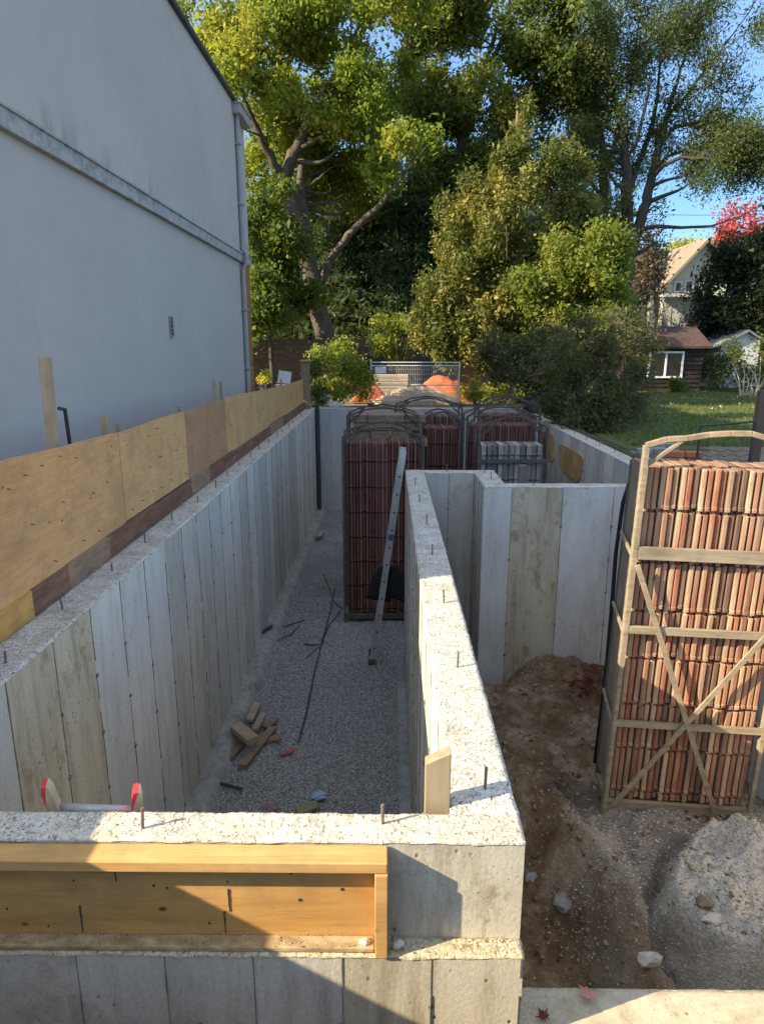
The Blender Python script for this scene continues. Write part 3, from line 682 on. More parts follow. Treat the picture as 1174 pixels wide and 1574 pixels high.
def fill(M, x0, n, pitch, y, z, d, h, kinds, group, words, var=.02, cnames=None):
    for i in range(n):
        k = kinds[i % len(kinds)]
        o = bpy.data.objects.new('form_panel', panel_data(k, round(pitch - .013, 4), d, h, 0)); COL.objects.link(o)
        o.matrix_world = M @ Matrix.Translation((x0 + (i + .5) * pitch, y + random.uniform(-.012, .012), z + random.choice((0, 0, .008, random.uniform(-.004, var))))) @ Euler((0, random.uniform(-.0019, .0019), 0)).to_matrix().to_4x4()
        tag(o, words.replace('%', (cnames or {}).get(k, k)), 'form panel', group)
M_rack = wood('rack_wood', (.22, .175, .12), (.40, .33, .235), (.14, .11, .075), (2, 20, 20))
M_racks = simple('rack_steel', (.06, .05, .045), (.15, .125, .11), (8, 8, 8), .6, .25, mid=(.1, .085, .075))
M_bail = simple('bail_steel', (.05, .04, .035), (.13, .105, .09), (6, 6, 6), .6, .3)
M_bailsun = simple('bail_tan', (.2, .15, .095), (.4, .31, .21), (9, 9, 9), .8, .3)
def rack(label, loc, rz, W, D, h, fm, bm, rails=(), braces=(), bail_rise=.16, post_over=.16, base_h=.15, front_w=.045, back=True, sides=True):
    bw_ = .032 if back else .045
    t = thing('panel_rack', label, 'panel rack', loc, 'steel and timber racks of concrete form panels', rz)
    H = h + base_h
    m = MB(); m.box(-.05, W + .05, -.055, -.012, .03, base_h); m.build('base_board', fm, t, bevel=.004, local=True)
    m = MB()
    for x in (.08, W - .14):
        m.box(x, x + .09, -.03, D, -.06, .03)
    m.box(0, W, 0, D, .03, .06); m.build('skid', fm, t, local=True)
    for (x, y) in ((-.045, -.04), (W + .045, -.04), (-.045, D + .03), (W + .045, D + .03)):
        m = MB(); s_ = 1 if x < 0 else -1
        if not back and y > 0: x += s_ * .075
        hh = H + (post_over if back or y < 0 else -.02)
        m.box(*sorted((x - s_ * .022, x + s_ * .012)), y - .03, y + .03, .0, hh); m.box(x - .018, x + .018, y - .035, y - .0305, 0, hh - .02); m.build('post', fm if y < 0 else M_racks, t, bevel=.003, local=True)
    for (z, hh) in rails:
        m = MB(); m.box(-.05, W + .05, -.072, -.0405, z - hh / 2, z + hh / 2); m.build('rail', fm, t, bevel=.004, local=True)
    for (z, hh) in (rails if sides else ()):
        for x in (-.075, W + .045):
            m = MB(); xe = 0 if back else (.05 if x < 0 else -.05)
            m.bar((x + .015, -.05, z - .03), (x + .015 + xe, D + (.05 if back else .02), z + .02), .022, .035); m.build('side_rail', fm, t, bevel=.003, local=True)
    for (p, q, wd) in braces:
        m = MB(); m.bar((p[0], -.086, p[1]), (q[0], -.086 if p is q else -.094, q[1]), .018, wd, up=(0, 0, 1)); m.build('brace', fm, t, bevel=.003, local=True)
    for y in ((-.03, D + .02) if back else (-.03,)):
        m = MB(); pts = []; n = 9
        wob = [random.uniform(-.014, .014) for _ in range(n)]
        for k in range(n):
            u = k / (n - 1); zz = H + post_over - .01 + bail_rise * (1 - abs(2 * u - 1) ** 1.7) + wob[k]
            pts.append((-.045 + (W + .09) * u, y + wob[n - 1 - k], zz))
        for k in range(n - 1): m.bar(pts[k], pts[k + 1], bw_, bw_)
        m.build('bail', bm, t, bevel=.006, local=True)
        for s_ in (0, 1):
            m = MB(); x = -.03 if s_ == 0 else W + .03
            e = (x + (.30 if s_ == 0 else -.30), y, H + post_over + bail_rise * .6)
            m.bar((x, y, H + post_over - .17), e, .03, .03); m.build('bail_strut', bm, t, bevel=.004, local=True)
    return t
Mx = lambda loc, rz, ln=0: Matrix.Translation(loc) @ Euler((0, ln, rz)).to_matrix().to_4x4()

# sunlit rack
lN, rN = (2.05, 5.49, -2.44), R(-4.0)
leanN = R(1.3)
nr = rack('sunlit rack of orange and tan panels with crossed braces standing on the dirt', lN, rN, 1.19, .50, 3.1, M_rack, M_bailsun,
     rails=((2.54, .11), (1.85, .07), (.95, .06)), braces=(((-.02, 2.44), (.92, .13), .045), ((.02, .13), (1.22, 2.06), .045)), bail_rise=.13, post_over=.19, back=False)
cur = bpy.data.curves.new('mark', 'FONT'); cur.body = '4'; cur.size = .085; cur.extrude = .001
cur.materials.append(M_flash); mk0 = bpy.data.objects.new('mark_text', cur); COL.objects.link(mk0); bpy.context.view_layer.update()
mk = bpy.data.objects.new('mark', bpy.data.meshes.new_from_object(mk0.evaluated_get(bpy.context.evaluated_depsgraph_get()))); bpy.data.objects.remove(mk0); COL.objects.link(mk); mk.parent = nr; mk.location = (.66, -.0575, .055); mk.rotation_euler = (R(90), 0, 0)
cn = {'orange': 'orange red', 'tan': 'pale tan', 'brick': 'brick coloured', 'brown': 'dark brown', 'maroon': 'dark maroon', 'white': 'whitish', 'grey': 'dark grey'}
seq = ['tan', 'orange', 'tan', 'brick', 'tan', 'tan', 'orange', 'brown', 'tan', 'orange', 'orange', 'orange', 'tan', 'brick', 'brown', 'tan', 'orange', 'brick', 'tan', 'orange', 'tan', 'brick', 'orange', 'tan']
nr.rotation_euler = (0, leanN, rN)
fill(Mx(lN, rN, leanN), 0.0, 22, .0542, 0, .15, .48, 3.1, seq, 'panels in the sunlit rack', '% form panel standing upright in the sunlit rack with crossed braces', cnames=cn)

# racks down in the trench and the open basement
lA = (-.72, 11.36, -3.02)
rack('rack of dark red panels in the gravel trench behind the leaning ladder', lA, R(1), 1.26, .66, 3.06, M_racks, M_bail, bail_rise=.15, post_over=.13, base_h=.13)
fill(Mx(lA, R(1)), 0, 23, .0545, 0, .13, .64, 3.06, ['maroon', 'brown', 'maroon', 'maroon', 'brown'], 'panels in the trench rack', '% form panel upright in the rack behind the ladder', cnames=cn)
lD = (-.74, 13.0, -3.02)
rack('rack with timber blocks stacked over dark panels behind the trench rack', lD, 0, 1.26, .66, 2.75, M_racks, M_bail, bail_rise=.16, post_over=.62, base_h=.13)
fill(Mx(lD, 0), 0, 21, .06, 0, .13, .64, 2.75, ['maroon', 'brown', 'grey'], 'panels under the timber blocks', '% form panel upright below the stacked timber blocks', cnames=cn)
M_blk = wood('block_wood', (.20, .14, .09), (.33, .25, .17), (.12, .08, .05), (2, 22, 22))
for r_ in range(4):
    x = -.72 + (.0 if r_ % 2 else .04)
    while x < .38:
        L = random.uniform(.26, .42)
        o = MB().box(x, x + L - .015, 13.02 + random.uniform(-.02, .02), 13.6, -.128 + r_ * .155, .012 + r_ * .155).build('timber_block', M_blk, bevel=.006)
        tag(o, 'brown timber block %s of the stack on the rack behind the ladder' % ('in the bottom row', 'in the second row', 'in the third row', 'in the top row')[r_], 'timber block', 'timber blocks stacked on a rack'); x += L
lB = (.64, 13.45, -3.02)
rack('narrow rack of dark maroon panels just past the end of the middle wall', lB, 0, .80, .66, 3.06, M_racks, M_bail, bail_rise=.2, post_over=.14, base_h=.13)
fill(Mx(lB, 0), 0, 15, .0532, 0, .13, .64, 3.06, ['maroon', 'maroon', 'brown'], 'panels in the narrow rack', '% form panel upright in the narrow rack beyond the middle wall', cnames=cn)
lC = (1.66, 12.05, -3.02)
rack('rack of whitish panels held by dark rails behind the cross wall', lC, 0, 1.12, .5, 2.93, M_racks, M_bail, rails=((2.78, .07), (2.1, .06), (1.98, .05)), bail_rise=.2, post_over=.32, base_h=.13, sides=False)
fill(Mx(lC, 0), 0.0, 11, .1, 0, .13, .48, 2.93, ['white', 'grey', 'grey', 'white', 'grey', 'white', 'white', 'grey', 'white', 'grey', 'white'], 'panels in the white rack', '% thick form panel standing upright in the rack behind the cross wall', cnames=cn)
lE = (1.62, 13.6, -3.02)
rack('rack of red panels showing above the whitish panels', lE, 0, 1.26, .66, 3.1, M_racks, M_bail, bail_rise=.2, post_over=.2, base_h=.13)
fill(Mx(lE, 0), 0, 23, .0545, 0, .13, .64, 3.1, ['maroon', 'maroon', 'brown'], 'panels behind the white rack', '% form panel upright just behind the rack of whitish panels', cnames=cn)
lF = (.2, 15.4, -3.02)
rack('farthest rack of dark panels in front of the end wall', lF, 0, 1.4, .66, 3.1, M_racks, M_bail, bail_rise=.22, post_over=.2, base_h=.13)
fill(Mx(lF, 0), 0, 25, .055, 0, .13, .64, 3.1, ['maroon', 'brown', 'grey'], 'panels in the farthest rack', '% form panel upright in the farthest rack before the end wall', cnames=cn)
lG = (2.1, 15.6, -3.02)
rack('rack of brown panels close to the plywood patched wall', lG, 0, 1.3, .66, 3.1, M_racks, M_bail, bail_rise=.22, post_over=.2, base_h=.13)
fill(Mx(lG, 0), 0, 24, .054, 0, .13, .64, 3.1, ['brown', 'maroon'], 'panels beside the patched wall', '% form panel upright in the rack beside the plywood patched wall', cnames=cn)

# ------------------------------------------------------------------ ladder, cloth, posts
M_alu = simple('aluminium', (.42, .42, .42), (.58, .58, .57), (10, 10, 3), .45, .1, metal=.6)
M_black = simple('black_cloth', (.008, .008, .009), (.025, .025, .027), (14, 14, 14), .9, .4)
la = thing('ladder', 'narrow aluminium ladder leaning on the middle wall beside the trench rack', 'ladder', (-.25, 9.9, FL + .02))
A0, A1 = Vector((-.245, 9.62, FL + .03)), Vector((.215, 9.72, .30)); ax = (A1 - A0).normalized(); wy = Vector((0, .34, 0))
for k in (0, 1):
    m = MB(); m.bar(A0 + wy * k, A1 + wy * k, .095, .03, up=(0, 1, 0)); rl = m.build('rail', M_alu, la, bevel=.004)
    if k == 0:
        hm = MB()
        for i in range(1, 12):
            c = A0 + ax * (.27 * i); hm.tube([c - Vector((0, .021, 0)), c - Vector((0, .010, 0))], .016, 8)
        hm.build('rung_end', M_flash, rl)
        c = A0 + ax * 2.05; M_blue = simple('blue_sticker', (.03, .08, .3), (.05, .13, .42), (9, 9, 9), .5, 0)
        q = MB(); q.obox(c + Vector((0, -.018, 0)), (.075, .002, .1), (0, math.atan2(ax.x, ax.z), 0)); q.build('sticker', M_blue, rl)
m = MB()
for i in range(1, 12): c = A0 + ax * (.27 * i); m.tube([c, c + wy], .016, 8)
m.build('rung', M_alu, la)
for k in (0, 1):
    m = MB(); m.obox(A0 + wy * k + Vector((0, 0, .04)), (.12, .05, .1)); m.build('foot', M_racks, la, bevel=.01)
def lump(name, c, r, mat, seed, sub=3, amp=.25, label=None, cat=None, group=None, sq=(1, 1, 1)):
    import bmesh
    b = bmesh.new(); bmesh.ops.create_icosphere(b, subdivisions=sub, radius=1)
    for v in b.verts:
        p = v.co; q = 1 + amp * (float(fbm(p.x * 1.7 + seed, p.y * 1.7 + p.z * 2.1, seed, 4)) * 2)
        v.co = Vector((p.x * r[0] * q, p.y * r[1] * q, p.z * r[2] * q)) + Vector(c)
    me = bpy.data.meshes.new(name); b.to_mesh(me); b.free(); me.materials.append(mat)
    o = bpy.data.objects.new(name, me); COL.objects.link(o)
    L = Vector(c); me.transform(Matrix.Translation(-L)); o.location = L
    return tag(o, label, cat, group)
cl = MB()
for (cx, sgn) in ((-.13, -1), (.18, 1)):
    rings = []; n = 14
    for i in range(9):
        u = i / 8; z = -1.52 - .50 * u; rr = .05 + .13 * math.sin(min(1, u * 1.2) * math.pi * .62)
        for k in range(n):
            a = 2 * math.pi * k / n; f = 1 + .22 * math.sin(3 * a + u * 4 + sgn) * u
            cl.v.append((cx * .7 + sgn * .06 * u + rr * f * math.cos(a) * 1.05, 9.83 + rr * .6 * f * math.sin(a), z + .03 * math.sin(2 * a)))
    o0 = len(cl.v) - 9 * n
    for i in range(8):
        for k in range(n): cl.f.append((o0 + i * n + k, o0 + i * n + (k + 1) % n, o0 + (i + 1) * n + (k + 1) % n, o0 + (i + 1) * n + k)); cl.m.append(0)
    cl.f.append(tuple(o0 + k for k in range(n))); cl.m.append(0); cl.f.append(tuple(o0 + 8 * n + k for k in range(n - 1, -1, -1))); cl.m.append(0)
cl.box(-.1, .14, 9.79, 9.87, -1.62, -1.50)
tag(cl.build('jacket', M_black, smooth=True), 'black jacket slung over a rung of the leaning ladder', 'jacket')
tag(MB().box(1.80, 1.91, 9.2, 9.31, FL, at(775, 714, 9.3).z).build('timber_post', wood('post_grey', (.13, .11, .085), (.22, .19, .15), (.08, .07, .05), (12, 12, 2)), bevel=.006), 'short weathered timber post standing behind the stepped cross wall', 'post')
bp = thing('black_pipe', 'black upright pipe with clips in the corner of the end wall', 'pipe', (-2.0, 19.4, FL))
m = MB().tube([(-2.03, 19.4, FL), (-2.03, 19.4, .18)], .065, 10)
for i in range(7): m.tube([(-2.03, 19.4, FL + .3 + i * .42), (-2.03, 19.4, FL + .33 + i * .42)], .076, 10, 1)
m.build('pipe', [M_flash, M_racks], bp)
hp = [(966, 744, 6.2), (957, 772, 6.18), (946, 850, 6.16), (939, 940, 6.14), (932, 1020, 6.12), (924, 1090, 6.1), (914, 1172, 6.1)]
tag(MB().tube([at(*q) for q in hp], [.02] * 7, 8).build('hose', M_black, smooth=True), 'black hose hanging down beside the sunlit rack', 'hose')

# ------------------------------------------------------------------ window buck on the front wall
bk = thing('window_buck', 'orange wooden window frame fixed on the front wall ledge', 'window frame', (-1, 2.1, -.43))
M_buck = wood('buck_lumber', (.50, .28, .09), (.62, .39, .16), (.30, .16, .06), (2.5, 30, 30), .6)
M_buckd = wood('buck_ply', (.47, .25, .07), (.6, .36, .13), (.22, .12, .04), (2, 20, 14), .9)
MB().box(-2.5, .0, 2.052, 2.146, -.062, -.018).build('top_board', M_buck, bk, bevel=.004)
MB().box(-.046, .002, 2.046, 2.146, -.432, -.064).build('end_board', M_buck, bk, bevel=.004)
bpm = MB().box(-2.5, -.048, 2.13, 2.147, -.43, -.064)
MB().box(-2.5, -.048, 2.07, 2.128, -.432, -.408).build('bottom_board', simple('silt_board', (.22, .16, .08), (.5, .40, .24), (14, 24, 24), .95, .6, mid=(.36, .27, .15)), bk, bevel=.006)
m = MB()
for (x, z0, z1) in ((-1.17, -.40, -.28), (-1.02, -.17, -.075), (-.62, -.40, -.3), (-.6, -.3, -.2)):
    for i in range(16):
        z = z0 + (z1 - z0) * i / 16; bpm.obox((x + .0008 * math.sin(i * .9), 2.1285, z), (.006 * random.uniform(.6, 1.1) * (.35 + .65 * i / 16), .004, (z1 - z0) / 16 + .001), (0, 0, 0), 1)
rr = random.Random(4)
for (x, z) in ((-1.45, -.3), (-1.18, -.17), (-.88, -.19), (-.83, -.2), (-.6, -.17), (-.68, -.36), (-.33, -.25), (-.17, -.2), (-.36, -.13), (-1.3, -.38)):
    bpm.tube([(x, 2.131, z), (x, 2.1285, z)], rr.uniform(.004, .008), 9, 1)
bpm.build('back_panel', [M_buckd, M_flash], bk)

# ------------------------------------------------------------------ brace behind the front wall, corner stub
M_lum = wood('lumber_pale', (.50, .38, .22), (.64, .52, .33), (.36, .26, .15), (16, 16, 2))
M_red = simple('red_paint', (.5, .03, .04), (.68, .07, .07), (20, 20, 20), .6, .1)
br = thing('pipe_brace', 'galvanised pipe brace with two red tipped wooden ends behind the front wall', 'brace', (-1.2, 2.45, -.1))
M_galv = simple('galvanised', (.36, .38, .4), (.55, .57, .58), (14, 14, 14), .5, .1, metal=.4)
pA = at(82, 1242, 2.42); pB = at(212, 1246, 2.40)
MB().tube([pA, pB], .02, 14).build('pipe', M_galv, br, smooth=True)
for (px, py, ry) in ((70, 1204, -.2), (211, 1212, .06)):
    p = at(px, py, 2.40); m = MB()
    poly = [(-.019, -.34), (.019, -.34), (.019, -.03), (.012, .0), (-.012, .0), (-.019, -.03)]
    Mt = Matrix.Translation(p) @ Euler((0, ry, R(18))).to_matrix().to_4x4()
    n = len(poly); vs = [Mt @ Vector((u, -.032, v)) for u, v in poly] + [Mt @ Vector((u, .032, v)) for u, v in poly]
    m.add(vs, [tuple(range(n - 1, -1, -1)), tuple(range(n, 2 * n))] + [(i, (i + 1) % n, n + (i + 1) % n, n + i) for i in range(n)])
    e = m.build('wood_end', M_lum, br, bevel=.003)
    q = MB(); q.add([Mt @ Vector(v_) for v_ in ((-.0200, -.0334, -.085), (-.0200, -.0334, -.028), (-.0125, -.0334, .0015), (.006, -.0334, .0015), (-.0200, .0334, -.085), (-.0200, .0334, -.028), (-.0125, .0334, .0015), (.006, .0334, .0015))], [(0, 3, 2, 1), (4, 5, 6, 7), (0, 1, 5, 4), (1, 2, 6, 5), (2, 3, 7, 6), (3, 0, 4, 7)]); q.build('red_tip', M_red, e)
m = MB(); m.prism([(.148, -.35), (.248, -.35), (.248, .245), (.148, .195)], 2.335, 2.39, 'y')
tag(m.build('corner_stub', wood('stub_wood', (.25, .20, .125), (.37, .30, .20), (.14, .10, .06), (18, 18, 2), .7), bevel=.004), 'upright lumber stub with a slanted top in the corner of the middle wall', 'lumber stub')

# ------------------------------------------------------------------ scrap lumber and litter on the trench floor
M_scr = [wood('scrap_pale', (.34, .27, .18), (.48, .4, .28), (.22, .16, .1), (3, 18, 18)), wood('scrap_brown', (.2, .15, .1), (.32, .25, .17), (.13, .09, .06), (3, 18, 18))]
def scrap(px, py, px2, py2, wdt, th, z, mi, label, roll=0):
    p, q = gr(px, py, FL + z), gr(px2, py2, FL + z + .012); m = MB(); m.bar(p, q, wdt, th)
    tag(m.build('wood_offcut', M_scr[mi], bevel=.004), label, 'wood offcut', 'wood offcuts heaped by the wall')
scrap(357, 1094, 352, 1165, .09, .04, .05, 1, 'long brown offcut standing nearest the wall footing in the scrap heap')
scrap(352, 1168, 384, 1130, .07, .045, .04, 1, 'brown offcut lying under the pale block in the scrap heap')
scrap(372, 1178, 420, 1118, .10, .04, .05, 1, 'wide brown plank running along the front of the scrap heap')
scrap(384, 1108, 395, 1082, .10, .04, .10, 0, 'pale stick pointing away at the back of the scrap heap')
scrap(392, 1122, 405, 1098, .08, .04, .10, 0, 'short pale stick beside the pale block in the scrap heap')
scrap(407, 1118, 424, 1104, .11, .03, .06, 1, 'brown offcut at the gravel side of the scrap heap')
scrap(362, 1116, 389, 1138, .16, .07, .20, 0, 'pale square-cut block on top of the scrap heap')
scrap(410, 1137, 432, 1134, .10, .03, .03, 1, 'small brown offcut lying just off the scrap heap')
scrap(340, 1172, 358, 1150, .06, .04, .04, 0, 'narrow offcut end poking out beside the footing')
p, q = gr(456, 1248, FL + .03), gr(489, 1236, FL + .05)
tag(MB().bar(p, q, .12, .035).build('wood_offcut', wood('scrap_olive', (.22, .2, .1), (.32, .3, .16), (.12, .1, .05), (3, 18, 18)), bevel=.004), 'olive stained board end lying below the blue rag', 'wood offcut')
c = gr(490, 1223, FL + .06)
lump('rag', c, (.085, .06, .045), simple('rag_blue', (.18, .28, .5), (.5, .6, .75), (16, 16, 16), .8, .3), 5, 3, .5, 'small crumpled pale blue rag on the gravel', 'rag')
M_tape = simple('tape_red', (.4, .07, .06), (.55, .14, .12), (20, 20, 20), .6, .1)
def ribbon(pts, wd, z, mat, label):
    m = MB(); ps = [gr(x, y, FL + z) for x, y in pts]
    for k, p in enumerate(ps): p.z += random.uniform(0, .03)
    for a, b in zip(ps[:-1], ps[1:]): m.bar(a, b, wd, .003)
    tag(m.build('marking_tape', mat), label, 'tape', 'scraps of red marking tape')
ribbon([(431, 1163), (440, 1158), (444, 1160), (452, 1153)], .05, .02, M_tape, 'bright red tape scrap on the gravel beside the wood heap')
ribbon([(408, 1142), (420, 1140), (430, 1143), (436, 1147)], .012, .02, M_tape, 'thin red tape thread next to the wood heap')
ribbon([(398, 1244), (412, 1240), (420, 1246), (432, 1242)], .02, .02, M_tape, 'faint red tape scrap close behind the front wall')
def rod(pts, r_, label, z=.03, mat=None, name='steel_rod', cat='rod', group='thin rods on the gravel'):
    ps = [gr(x, y, FL + z) for x, y in pts]
    tag(MB().tube(ps, r_, 6).build(name, mat or M_flash), label, cat, group)
rod([(459, 1140), (470, 1100), (482, 1040), (494, 990), (508, 940), (514, 905)], .010, 'longest thin dark rod lying along the trench gravel')
rod([(497, 880), (506, 905), (513, 925), (526, 936)], .008, 'thin bent dark rod beyond the long rod')
rod([(494, 992), (505, 962), (524, 938)], .008, 'thin dark rod branching off the long rod towards the rack')
rod([(470, 1012), (484, 1000), (498, 985), (510, 994)], .007, 'crooked dark twig crossing the long rod')
rod([(418, 965), (440, 962), (468, 953)], .010, 'dark twig beside the footing in the trench', name='twig', cat='twig', group='twigs on the gravel')
rod([(425, 985), (446, 976), (460, 962)], .009, 'forked dark twig just in front of the other twig by the footing', name='twig', cat='twig', group='twigs on the gravel')
rod([(467, 989), (480, 992), (490, 990)], .012, 'short dark twig lying across the gravel in mid trench', name='twig', cat='twig', group='twigs on the gravel')
rod([(329, 1202), (350, 1207), (372, 1213)], .018, 'short black pipe end poking from the footing onto the gravel', z=.05, name='pipe_end', cat='pipe', group=None)
rod([(402, 972), (418, 962)], .03, 'black pipe stub lying on the wall footing', z=.17, name='pipe_end', cat='pipe', group=None)
c = gr(492, 822, FL + .12)
tag(MB().obox(c, (.12, .4, .06), (0, .1, -.2)).build('wood_offcut', M_scr[0], bevel=.004), 'pale offcut lying at the footing deep in the trench', 'wood offcut')

# ------------------------------------------------------------------ rubble and leaves on the dirt side
def grd(px, py):                # on the dirt surface
    z = -2.4
    for _ in range(12):
        p = gr(px, py, z); z = float(fdirt(np.array([p.x]), np.array([p.y]))[0])
    return gr(px, py, z)
M_rub = simple('rubble_grey', (.2, .2, .2), (.36, .36, .35), (22, 22, 22), .95, .6)
M_rubp = simple('rubble_pale', (.4, .38, .34), (.58, .56, .51), (22, 22, 22), .95, .6)
def rub(px, py, r_, mat, seed, label, flat=1):
    c = grd(px, py); lump('rubble_stone', (c.x, c.y, c.z + r_[2] * .4), r_, mat, seed, 2, .6, label, 'stone', 'stones on the dirt')
rub(864, 1389, (.075, .10, .05), M_rub, 3, 'dark grey rough lump of concrete in the dirt hole')
rub(820, 1352, (.07, .07, .03), M_rub, 6, 'flat grey sliver of stone against the middle wall')
rub(1094, 1414, (.075, .05, .03), M_rubp, 9, 'pale flat stone on the edge of the crushed stone mound')
rub(1062, 1404, (.05, .045, .03), M_rubp, 11, 'small pale round stone beside the flat pale stone')
rub(1082, 1392, (.07, .05, .04), simple('rubble_brown', (.14, .11, .08), (.24, .2, .16), (20, 20, 20), .95, .5), 14, 'brown clod just above the flat pale stone')
rub(998, 1478, (.09, .06, .05), M_rubp, 17, 'dusty tan stone half buried behind the low wall')
for (px, py, s_, sd, lb) in ((561, 1437, .022, 2, 'white mortar crumb on the ledge inside the wooden frame'), (612, 1447, .024, 4, 'grey mortar crumb on the ledge outside the wooden frame')):
    c = at(px, py, 2.095); lump('mortar_crumb', (c.x, c.y, -.405 if px < 590 else -.415), (s_, s_ * .8, s_ * .7), M_rubp if px < 590 else M_conc, sd, 2, .6, lb, 'mortar crumb')
def maple_leaf(c, s, rz, tilt, mat, label, group='fallen maple leaves'):
    angs = [90, 72, 55, 40, 22, 8, -18, -32, -62, -80, -90, -100, -118, -148, -162, -188, -202, -220, -235, -252]
    rad = [1, .55, .62, .5, .95, .48, .6, .34, .55, .2, .16, .2, .55, .34, .6, .48, .95, .5, .62, .55]
    me = MB(); pts = [(s * r_ * math.cos(R(a)), s * r_ * math.sin(R(a))) for a, r_ in zip(angs, rad)]
    Mt = Matrix.Translation(c) @ Euler((tilt, tilt * .6, rz)).to_matrix().to_4x4()
    vs = [Mt @ Vector((0, 0, .012 * s / .06))] + [Mt @ Vector((x, y, .25 * s * (math.hypot(x, y) / s) ** 2 * random.uniform(.1, .9))) for x, y in pts]
    n = len(pts); me.add(vs, [(0, 1 + i, 1 + (i + 1) % n) for i in range(n)])
    tag(me.build('maple_leaf', mat, fix=False), label, 'leaf', group)
M_leafp = leafy('leaf_pink', [(.50, .20, .17), (.56, .26, .22)], None, .15)
M_leafr = leafy('leaf_red', [(.085, .014, .012), (.15, .024, .018), (.11, .03, .02)], None, .15)
c = gr(905, 1532, -.845); maple_leaf((c.x, c.y, -.828), .058, 2.0, .1, M_leafp, 'large pink maple leaf lying on the low concrete wall')
c = gr(828, 1566, -.845); maple_leaf((c.x + .02, c.y, -.832), .04, .6, .1, M_leafr, 'small red maple leaf in the corner of the low wall')
for i in range(46):
    px = random.gauss(895, 15); py = random.gauss(1046, 8)
    c = grd(px, py + 6); maple_leaf((c.x, c.y - random.uniform(0, .2), c.z + random.uniform(.02, .17)), random.uniform(.05, .075), random.uniform(0, 6), random.uniform(-.7, .7), M_leafr, 'dark red leaf in the leaf heap against the cross wall', 'red leaves heaped at the cross wall')
for i in range(14):
    px = random.uniform(1050, 1120); c = grd(px, 1258 + random.uniform(-4, 4)); maple_leaf((c.x, c.y, c.z + .02), random.uniform(.025, .04), random.uniform(0, 6), random.uniform(-.4, .4), M_leafr, 'small red leaf scattered at the foot of the sunlit rack', 'red leaves at the foot of the sunlit rack')

# ------------------------------------------------------------------ trees and plants
def leaf_mesh(name, centers, nper, spread, size, mat, parent, rng, droop=0.0, aspect=.55, mi_of=None, up=.35):
    """leaf-sized faces in sprays round the given centres"""
    n = len(centers) * nper
    c = np.repeat(centers, nper, 0)
    sp = spread if np.ndim(spread) else np.array([spread] * 3)
    off = rng.normal(size=(n, 3)) * sp
    off[:, 2] -= droop * np.abs(rng.normal(size=n))
    P = c + off
    a = rng.normal(size=(n, 3)); a[:, 2] -= droop * 1.5; a /= np.linalg.norm(a, axis=1)[:, None]
    nn = rng.normal(size=(n, 3)); nn[:, 2] += up; b = np.cross(a, nn); b /= np.linalg.norm(b, axis=1)[:, None] + 1e-9
    s = size * np.clip(np.exp(rng.normal(-.06, .38, n)), .4, 2.0)[:, None]; k = np.cross(a, b) * s * .12
    V = np.stack([P - a * s * .5, P + b * s * aspect * .5 + k, P + a * s * .5, P - b * s * aspect * .5 + k], 1).reshape(-1, 3)
    F = np.arange(n * 4).reshape(n, 4)
    mi = None
    if mi_of is not None: mi = np.repeat(mi_of, nper)
    return fast_mesh(name, V, F, mat, parent, 4, mi)
def blob_points(rng, c, r, n, shell=.55, lump=.30):
    m = max(4, n // 7)
    d = rng.normal(size=(m, 3)); d /= np.linalg.norm(d, axis=1)[:, None]
    q = (shell ** 3 + (1 - shell ** 3) * rng.random(m)) ** (1 / 3) * rng.uniform(.78, 1.12, m)
    sub = d * q[:, None]; sz = rng.uniform(.5, 1.25, m) * lump
    k = rng.integers(0, m, n); g = rng.normal(size=(n, 3)); g /= np.linalg.norm(g, axis=1)[:, None] + 1e-9
    g *= (rng.random(n) ** .5)[:, None]
    g[:, 2] *= .75
    return np.array(c) + (sub[k] + g * sz[k][:, None]) * np.array(r)
def wig(p, q, n, amp, rng):
    p, q = np.array(p), np.array(q); L = np.linalg.norm(q - p)
    a1, a2 = rng.normal(size=3) * amp * 1.5, rng.normal(size=3) * amp * .7
    return [p + (q - p) * t + L * (a1 * math.sin(math.pi * t) + a2 * math.sin(2 * math.pi * t)) for t in np.linspace(0, 1, n)]
